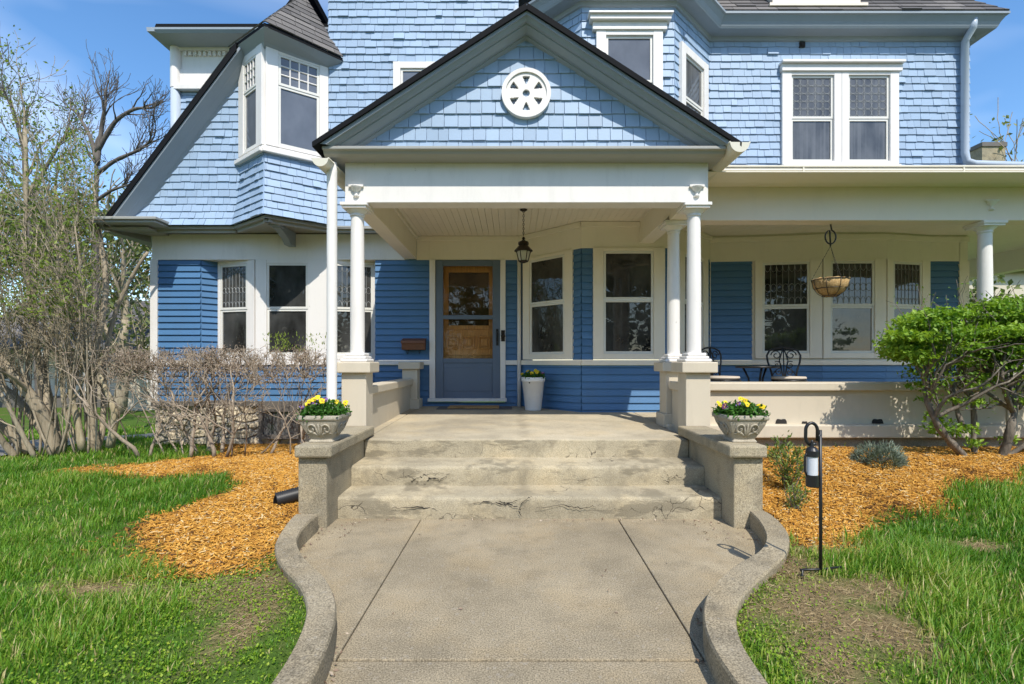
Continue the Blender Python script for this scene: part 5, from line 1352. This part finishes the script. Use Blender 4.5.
P, D = along(brs, 3200, 1, .035); leaf_quads(mb, P, .035, .8, .5, rng.uniform(.2,.7,len(P)))
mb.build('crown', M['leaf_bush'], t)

# ---- lavender mound and young shrub in the right bed
x, y = X_(880,4.55), 4.55; z = float(gz(x,y)); n = 2600
t = thing('lavender_mound', 'low silver-grey lavender cushion alone in the orange mulch', 'plant', (x,y,z))
a = rng.uniform(0,2*np.pi,n); e = np.arccos(rng.uniform(.0,1,n)); r_ = rng.uniform(.6,1,n)**.5
d = np.column_stack([np.cos(a)*np.sin(e),np.sin(a)*np.sin(e),np.cos(e)])
lump = 1+.22*np.sin(3*a+1)+.15*np.sin(7*a); C = np.array([x,y,z])+d*r_[:,None]*lump[:,None]*np.array([.20,.17,.15])
mb = MB(); leaf_quads(mb, C, .045, .1, .14, None, dirs=d*1.2+np.array([0,0,.5])); mb.build('foliage', M['leaf_lav'], t)
mb = MB()
for k in range(14): mb.tube([(x,y,z),(x+.1*math.cos(k),y+.09*math.sin(k),z+.08)],.004,4)
mb.build('stem', M['bark_dark'], t)
def small_shrub(label, px, py, Y, hgt, wid, n, lm, cat='shrub', ls=.035):
    x = X_(px,Y); z = float(gz(x,Y)); t = thing('young_shrub', label, cat, (x,Y,z)); brs = []
    prm = dict(seg=5, wig=.12, up=.08, rmin=.0018, bare=[.15,.3], kids=[.5,.5], ang=(.4,.9), shr=(.35,.6), end=.4)
    for k in range(9): grow(brs, (x+rng.normal(0,wid*.25),Y+rng.normal(0,wid*.2),z), (rng.normal(0,.35),rng.normal(0,.3),1), hgt*rng.uniform(.55,1), .005, 1, prm)
    mb = MB(); tubes(mb, brs); mb.build('stem', M['bark_dark'], t)
    mb = MB(); P, D = along(brs, n, 0, .018); leaf_quads(mb, P, ls, .4, .38, None, dirs=D*.8); mb.build('foliage', M[lm], t)
small_shrub('scraggly young green shrub in the mulch beside the cheek wall', 787, 487, 3.95, .34, .16, 900, 'leaf_weed')
small_shrub('small leafy sprig at the foot of the scraggly shrub in the mulch', 795, 500, 3.62, .13, .10, 260, 'leaf_weed', 'sprig', .028)

# ---- clipped bare hedge in front of the wing
hxs = (-4.6,-1.95); t = thing('bare_hedge', 'clipped hedge of bare grey-brown twigs in front of the lower blue siding', 'hedge', (-3.6,6.2,0.)); brs = []
prm = dict(seg=5, wig=.20, up=.06, rmin=.0032, bare=[.25,.2,.2,.2], kids=[.65,.55,.5,.4], ang=(.35,1.0), shr=(.5,.8), end=.55)
for px, py in ((150,452),(166,456),(178,453),(190,457),(198,452),(206,456),(214,455),(222,452),(232,450),(245,449),(258,446),(290,442),(310,440),(140,452),(184,451),(211,452),(226,449),(270,443),(130,453)):
    Y = rng.uniform(6.0,6.5); x = X_(px,Y); z = float(gz(x,Y))-.02
    lean = np.clip((px-200)/130,-.9,.9)+rng.normal(0,.25)
    grow(brs, (x,Y,z), (lean+rng.normal(0,.2),rng.normal(0,.2),1), rng.uniform(.5,.82), rng.choice([.010,.013,.020,.026]), 3, prm)
for k in range(230):                                     # fine trimmed top
    px = rng.uniform(104,330); Y = rng.uniform(6.0,6.6); grow(brs, (X_(px,Y),Y,Z_(rng.uniform(366,385),Y)), (rng.normal(0,.6),rng.normal(0,.3),.8), rng.uniform(.14,.22), .006, 2, prm, 2)
ztop_ = Z_(349,6.2)
keepb = []
for pts, rad, l in brs:
    if pts[0][2] > ztop_+.02: continue
    zc = np.minimum(pts[:,2], ztop_+rng.normal(0,.05)); q = pts.copy(); q[:,2] = zc; q[:,1] = np.clip(q[:,1],5.7,7.05); q[:,0] = np.clip(q[:,0],-5.2,-1.75); keepb.append((q,rad,l))
brs = keepb
mb = MB(); tubes(mb, brs); mb.build('stem', M['bark_hedge'], t)
P, D = along([b for b in brs if b[0][-1][2] > .95], 8000, 1, .025); P = P[P[:,2] > .93]
mb = MB(); leaf_quads(mb, P, .024, .3, .40); mb.build('dry_leaves', M['leaf_dry'], t)
mb = MB(); px = np.r_[rng.uniform(262,330,170), rng.uniform(275,288,70)]; C = np.array([pt(a, rng.uniform(334,352), 6.35) for a in px]); leaf_quads(mb, C, .04, .3, .35, rng.uniform(.5,1,len(C)), dirs=np.tile([0,0,1.2],(len(C),1))); mb.build('new_leaves', M['leaf_spring'], t)

# ---- multi-stem tree, bent saplings and tall bare tree at the left
prm = dict(seg=6, wig=.13, up=.05, rmin=.004, bare=[.35,.25,.2,.2], kids=[.55,.8,.8,.5], ang=(.3,.9), shr=(.5,.78), end=.45)
def stemtree(name, label, base, stems, bk, leafn, lm, sub=1.3, depth=3, ls=.06, cat='tree', minl=2, prm=prm, lowz=0, shoots=()):
    t = thing(name, label, cat, base); brs = []
    for P, r in list(stems)+list(shoots):
        Q = spline([pt(*p) for p in P], 16); brs.append((Q, np.linspace(r, r*.45, len(Q))*(1+.05*rng.normal(size=len(Q))), 0))
        for k in ((5,7,9,11,12,13,14,15) if r > .015 else (6,9,12,15)):
            d = Q[k]-Q[k-1]; d /= np.linalg.norm(d); ax = rng.normal(size=3); ax -= d*np.dot(ax,d); ax /= np.linalg.norm(ax)
            an = rng.uniform(.2,.8) if k < 15 else .15
            grow(brs, Q[k], d*math.cos(an)+ax*math.sin(an), sub*rng.uniform(.5,1), r*.38, depth-1, prm, 1)
    brs = [b for b in brs if (b[2] == 0 and b[1][0] > .015) or base[1] > 9 or b[0][:,0].max() < -.98*b[0][:,1].min()*.84]
    mb = MB(); tubes(mb, brs); mb.build('trunk', M[bk], t)
    if leafn:
        P, D = along(brs, leafn, minl, .07); P = P[(P[:,2] > lowz) & (P[:,0] < -.83*P[:,1])]; mb = MB(); leaf_quads(mb, P, ls, .4, .5); mb.build('crown', M[lm], t)
    return t
Yt = 6.35
prmt = dict(seg=6, wig=.13, up=.06, rmin=.003, bare=[.35,.3,.2,.2], kids=[.5,.6,.65,.4], ang=(.3,.9), shr=(.5,.75), end=.35)
stemtree('spreading_tree', 'thick spreading multi-stem tree with forked grey trunk at the lawn edge', (X_(56,Yt),Yt,0),
   [([(56,456,6.35),(50,430,6.3),(38,405,6.2),(15,375,6.1),(-15,345,6.0),(-45,300,6.0)],.085),([(54,450,6.35),(40,425,6.4),(15,395,6.5),(-10,378,6.5),(-40,365,6.4)],.058),
    ([(50,420,6.3),(45,390,6.4),(36,350,6.5),(32,300,6.5),(22,250,6.5),(28,190,6.5),(25,130,6.5)],.042),([(30,452,6.3),(8,430,6.2),(-12,415,6.1),(-40,400,6.0)],.07),
    ([(60,450,6.4),(52,405,6.5),(40,365,6.6),(60,300,6.7),(70,250,6.8),(55,190,6.9)],.045),([(18,460,6.2),(5,445,6.1),(-8,425,6.0),(-10,395,5.9)],.045),([(35,458,6.1),(20,430,6.0),(5,400,5.9),(-15,370,5.9)],.03)],
   'bark_grey', 8500, 'leaf_spring', .85, 3, .05, lowz=1.7, prm=prmt,
   shoots=[([(b, 456, Yt+dy), (b+(t_-b)*.25+rng.normal(0,3), 420, Yt+dy), (b+(t_-b)*.6, 370, Yt+dy*1.4), (t_, 320, Yt+dy*1.8), (t_+rng.normal(0,10), tp, Yt+dy*2)], rng.uniform(.008,.0149))
     for b, t_, tp, dy in [(rng.uniform(5,110), 0, rng.uniform(210,300), rng.uniform(-.25,.35)) for _ in range(26)] for t_ in [b+rng.normal(0,26)]])
stemtree('tall_sapling_tree', 'slender tall tree with pale straight trunk close to the house corner', (X_(98,6.5),6.5,0),
   [([(98,458,6.5),(90,420,6.5),(88,395,6.5),(95,350,6.55),(103,318,6.6),(110,280,6.7),(98,235,6.8),(95,205,6.9)],.055),
    ([(100,455,6.45),(94,425,6.4),(88,400,6.4),(85,350,6.4),(82,300,6.5),(80,250,6.6),(72,200,6.7)],.03),
    ([(96,452,6.5),(105,430,6.6),(103,390,6.7),(105,345,6.8),(118,300,6.9),(140,262,6.9),(148,252,6.9)],.04)],
   'bark_grey', 2600, 'leaf_spring', .6, 3, .045, lowz=1.9, prm=prmt)
stemtree('bent_sapling', 'bent yellowish stems with a stubby elbow growing beside the bare hedge', (X_(110,6.3),6.3,0),
   [([(110,447,6.3),(116,415,6.3),(113,405,6.3),(104,385,6.35),(98,365,6.4)],.05),([(82,450,6.3),(78,420,6.3),(70,395,6.3),(68,350,6.35),(66,300,6.4),(60,250,6.4)],.042),([(86,452,6.35),(70,430,6.4),(62,400,6.4),(60,340,6.4),(68,290,6.5)],.032)],
   'bark_tan', 900, 'leaf_spring', .75, 2, .045, lowz=1.6)
prmb = dict(seg=6, wig=.12, up=.07, rmin=.0042, bare=[.3,.3,.2,.2], kids=[.5,.6,.5,.35], ang=(.3,.85), shr=(.5,.75), end=.35)
stemtree('bare_tree', 'tall leafless tree with dark twigs against the blue sky behind the house corner', (X_(96,9.5),9.5,-.3),
   [([(92,440,9.5),(93,380,9.5),(96,300,9.5),(95,220,9.5),(97,170,9.5),(96,150,9.5)],.07),([(97,165,9.5),(102,125,9.5),(104,112,9.4),(106,100,9.4)],.045),([(97,160,9.5),(90,135,9.6),(78,115,9.7)],.045),
    ([(97,152,9.5),(115,120,9.4),(135,108,9.3),(150,108,9.2)],.045),([(96,175,9.5),(115,160,9.4),(140,150,9.3),(152,140,9.2)],.04),([(97,200,9.5),(112,190,9.4),(128,185,9.3)],.035)],
   'bark_dark', 0, None, .62, 3, prm=prmb)
stemtree('bare_tree', 'smaller half-leafless tree with upright dark twigs above the spreading tree', (X_(40,9.8),9.8,-.3),
   [([(42,440,9.8),(36,340,9.8),(30,240,9.8),(24,170,9.8),(24,130,9.8)],.065),([(28,200,9.8),(50,160,9.8),(68,130,9.8)],.04),([(26,160,9.8),(14,110,9.8),(2,90,9.8)],.035)],
   'bark_dark', 1400, 'leaf_spring', .7, 3, .06, prm=prmb, lowz=2.4)

# ---- trees across the drive, neighbours
prmf = dict(seg=5, wig=.12, up=.06, rmin=.018, bare=[.3,.15,.1], kids=[.9,1.1,1.0], ang=(.35,.9), shr=(.52,.78), end=.45)
def bigtree(label, x, y, h, n, lm='leaf_far', ls=.28, group=None, r=.22, bk='bark_grey', depth=3, spread=.35, ):
    group = group or ('street trees across the road' if y < -16 else 'evergreen shrubs on the verge' if y < 0 else 'trees beyond the house and drive')
    z = float(gz(x,y)); t = thing('yard_tree', label, 'tree', (x,y,z), group); brs = []
    grow(brs, (x,y,z-.1), (rng.normal(0,.06),0,1), h*.42, r, depth, prmf)
    mb = MB(); tubes(mb, brs); mb.build('trunk', M[bk], t)
    if n: P, D = along(brs, n, 1, spread); mb = MB(); leaf_quads(mb, P, ls, .4, .6); mb.build('crown', M[lm], t)
bigtree('pale green spring tree farthest to the side across the drive', -19, 17, 9, 3200, ls=.22)
bigtree('dense green spring tree across the drive behind the spreading tree', -15.5, 19, 9.0, 3600, ls=.22)
bigtree('thin green tree across the drive seen between the trunks', -12.6, 16, 7.5, 1800, ls=.16)
bigtree('olive green tree far behind the house corner', -17.5, 27, 10, 2300, ls=.26)
bigtree('small round green tree beside the neighbour house roof', -11.5, 22, 6.0, 1300, ls=.20)
bigtree('bare distant tree rising beyond the side porch roof', 28, 26, 15, 500, ls=.3, depth=3)
bigtree('bare dark tree seen under the end of the porch roof', 15.5, 14, 6, 260, ls=.2, depth=3)
bigtree('leafy distant tree beyond the side porch', 19, 22, 5.5, 2600)
# trees over the street behind the viewer: the windows mirror them
for k, (x, y, h, nn) in enumerate(((-9,-17,12,2600),(-2,-21,13,1200),(5,-18,12,2600),(12,-20,13,2000),(-16,-22,13,3500),(19,-21,12,3500),(1.5,-24,11,1500))):
    bigtree(('leafy','twiggy','green','sparse','dense','broad','low')[k]+' street tree across the road from the house', x, y, h, nn, ls=.5, depth=3)
for k, (x, y, h, nn) in enumerate(((-12,-13,4.5,3500),(-6,-14,5,4200),(-.5,-15,4.6,3600),(4.5,-13.5,4.2,4200),(9.5,-14,5,4200),(15,-14,4.6,4000))):
    bigtree(('round','tall','broad','low','dense','loose')[k]+' evergreen shrub on the far verge of the road', x, y, h, nn, ls=.35, depth=3, r=.1, spread=.8, lm='leaf_verge')
def neighbour(name, label, x0, x1, y0, y1, zw, zr, wallm, roofm, posts=0, chimney=None):
    zb = float(gz((x0+x1)/2,y0))-.2; t = thing(name, label, 'house', ((x0+x1)/2,y0,zb), 'neighbouring houses'); ym = (y0+y1)/2
    mb = MB(); mb.box(x0,x1,y0,y1,zb,zw); mb.extrude([(x0+.02,y0,zw),(x0+.02,y1,zw),(x0+.02,ym,zr-.1)],(x1-x0-.04,0,0)); mb.build('wall', wallm, t)
    rf = MB(); o = .45
    for s, yy in ((1,y0),(-1,y1)):
        up = np.array([0,(ym-yy),zr-zw]); L = np.linalg.norm(up); up /= L
        roof_plane(rf, ((x0-o,yy-s*o,zw-o*(zr-zw)/abs(ym-yy)),(1,0,0),up,[(0,0),(x1-x0+2*o,0),(x1-x0+2*o,L+o*1.1),(0,L+o*1.1)]),0,.35,(.5,1.1),.02)
    rf.build('roof', roofm, t)
    n = max(2, int((x1-x0)/2.6))
    for k in range(n):
        xc_ = x0+(k+.5)*(x1-x0)/n; fr = Fr((xc_-.5,y0),(xc_+.5,y0)); mb = MB()
        for q in ((0,.08,.9,2.3),(.92,1,.9,2.3),(.08,.92,2.2,2.3),(.08,.92,.9,1.0),(.08,.92,1.58,1.64)): fr.box(mb,q[0],q[1],zb+.2+q[2],zb+.2+q[3],-.02,.05)
        w_ = mb.build('window', M['trim'], t); mb = MB(); mb.quad(fr.P(.08,zb+1.2,.01),fr.P(.92,zb+1.2,.01),fr.P(.92,zb+2.4,.01),fr.P(.08,zb+2.4,.01)); mb.build('pane', M['glassdark'], w_)
    if posts:
        mb = MB(); mb.hexa([(x0,y0-2.2,2.1+zb+.3),(x1,y0-2.2,2.1+zb+.3),(x1,y0,2.5+zb+.3),(x0,y0,2.5+zb+.3),(x0,y0-2.2,2.2+zb+.3),(x1,y0-2.2,2.2+zb+.3),(x1,y0,2.7+zb+.3),(x0,y0,2.7+zb+.3)]); mb.build('porch_roof', roofm, t)
        mb = MB(); mb.box(x0,x1,y0-2.2,y0,zb,zb+.5); mb.build('porch_floor', M['brownboard'], t)
        for k in range(posts):
            xx = x0+.15+k*(x1-x0-.3)/(posts-1); mb = MB(); mb.box(xx-.09,xx+.09,y0-2.15,y0-1.97,zb+.5,zb+2.45); mb.build('porch_post', M['trim'], t)
    if chimney:
        cx_, cy_, zt_, w_ = chimney; mb = MB(); mb.box(cx_-w_,cx_+w_,cy_-w_*.7,cy_+w_*.7,zr-2.5,zt_); ch = mb.build('chimney', M['cheek'], t)
        mb = MB(); mb.box(cx_-w_*1.08,cx_+w_*1.08,cy_-w_*.8,cy_+w_*.8,zt_,zt_+.22); mb.build('cap', M['brownboard'], ch)
    return t
neighbour('neighbour_house', 'neighbouring house with grey roof and white porch posts half hidden behind the trees', -23, -14.2, 21, 28, 2.2, 4.2, M['cream_bounce'], M['roof'], 6)
neighbour('neighbour_house', 'tan neighbouring bungalow with grey roof glimpsed beside the house corner', -13.6, -8.6, 17.5, 24, 1.4, 2.9, M['beige'], M['roof'])
neighbour('neighbour_house', 'neighbouring house with a pale rough chimney beyond the side porch', 17.5, 29, 24.5, 33, 6.0, 10.2, M['beige'], M['roof'], 0, (X_(986,27), 27, Z_(150,27), .62))
# litter of last year's leaves by the steps
def leaflit(n, x0, x1, y0, y1, z):
    x, y = in_sect(n,(x0,x1),(y0,y1)); return np.column_stack([x,y,np.full(n,z)])
mb = MB()
for C in (leaflit(60,-1.2,1.55,3.70,3.755,.004), leaflit(50,1.25,1.6,3.3,3.75,.004), leaflit(40,-1.35,-1.1,3.2,3.7,.004), leaflit(26,-1,1,2.1,3.6,.004), leaflit(20,1.3,1.56,3.8,4.1,.168)) + tuple(np.column_stack([K[idx,0]+sg*rng.uniform(.008,.05,len(idx)), K[idx,1]+rng.normal(0,.02,len(idx)), np.full(len(idx),.004)]) for K, sg in ((KLI,1),(KRI,-1)) for idx in [rng.integers(0,110,90)]): leaf_quads(mb, C, .022, 3, .5)
tag(mb.build('leaf_litter', M['leaf_dry']), 'scraps of dry leaves caught along the foot of the steps', 'leaf litter', kind='stuff')

# ------------------------------------------------------------------ light, sky, camera
az = math.atan2(.30, -.954); el = R(52)
S = Vector((math.sin(az)*math.cos(el), math.cos(az)*math.cos(el), math.sin(el)))
sun = bpy.data.lights.new('sun', 'SUN'); sun.energy = 3.6; sun.angle = R(.53); sun.color = (1, .95, .86)
so = bpy.data.objects.new('sun', sun); COL.objects.link(so); so.rotation_euler = S.to_track_quat('Z', 'Y').to_euler(); so.location = (5, -10, 20)
wld = bpy.data.worlds.new('World'); sc.world = wld; wld.use_nodes = True; nt = wld.node_tree
bg = nt.nodes['Background']; sky = nt.nodes.new('ShaderNodeTexSky'); sky.sky_type = 'NISHITA'; sky.sun_disc = False
sky.sun_elevation = el; sky.sun_rotation = az; sky.air_density = 1.0; sky.dust_density = .4; sky.ozone_density = 1.8
tc = nt.nodes.new('ShaderNodeTexCoord'); mp = nt.nodes.new('ShaderNodeMapping'); mp.inputs['Scale'].default_value = (.9, .9, 2.6); mp.inputs['Location'].default_value = (.3, .1, .25)
nt.links.new(tc.outputs['Generated'], mp.inputs['Vector'])
cl = noise(nt, mp.outputs[0], 1.6, 4, .5, .6); ck = ramp(nt, cl, [(.46, 0.), (.80, .42)])
hs = nt.nodes.new('ShaderNodeHueSaturation'); hs.inputs['Saturation'].default_value = 1.22; hs.inputs['Value'].default_value = 1.1; nt.links.new(sky.outputs[0], hs.inputs['Color'])
sc_col = mix(nt, hs.outputs[0], (8.5, 8.8, 9.4), ck)
nt.links.new(sc_col, bg.inputs['Color']); bg.inputs['Strength'].default_value = .15
cam = bpy.data.cameras.new('camera'); co = bpy.data.objects.new('camera', cam); COL.objects.link(co)
co.location = (0, 0, H); co.rotation_euler = (R(90), 0, 0); cam.sensor_width = 36; cam.lens = F*36/1024; cam.shift_x = -(CX-512)/1024; cam.shift_y = (CY-342)/1024
cam.clip_start = .05; cam.clip_end = 2000; sc.camera = co
sc.view_settings.view_transform = 'Standard'; sc.view_settings.look = 'None'; sc.view_settings.exposure = .54; sc.view_settings.gamma = 1
sc.cycles.use_denoising = True; sc.cycles.max_bounces = 6; sc.cycles.transparent_max_bounces = 12
sc.render.engine = 'CYCLES'
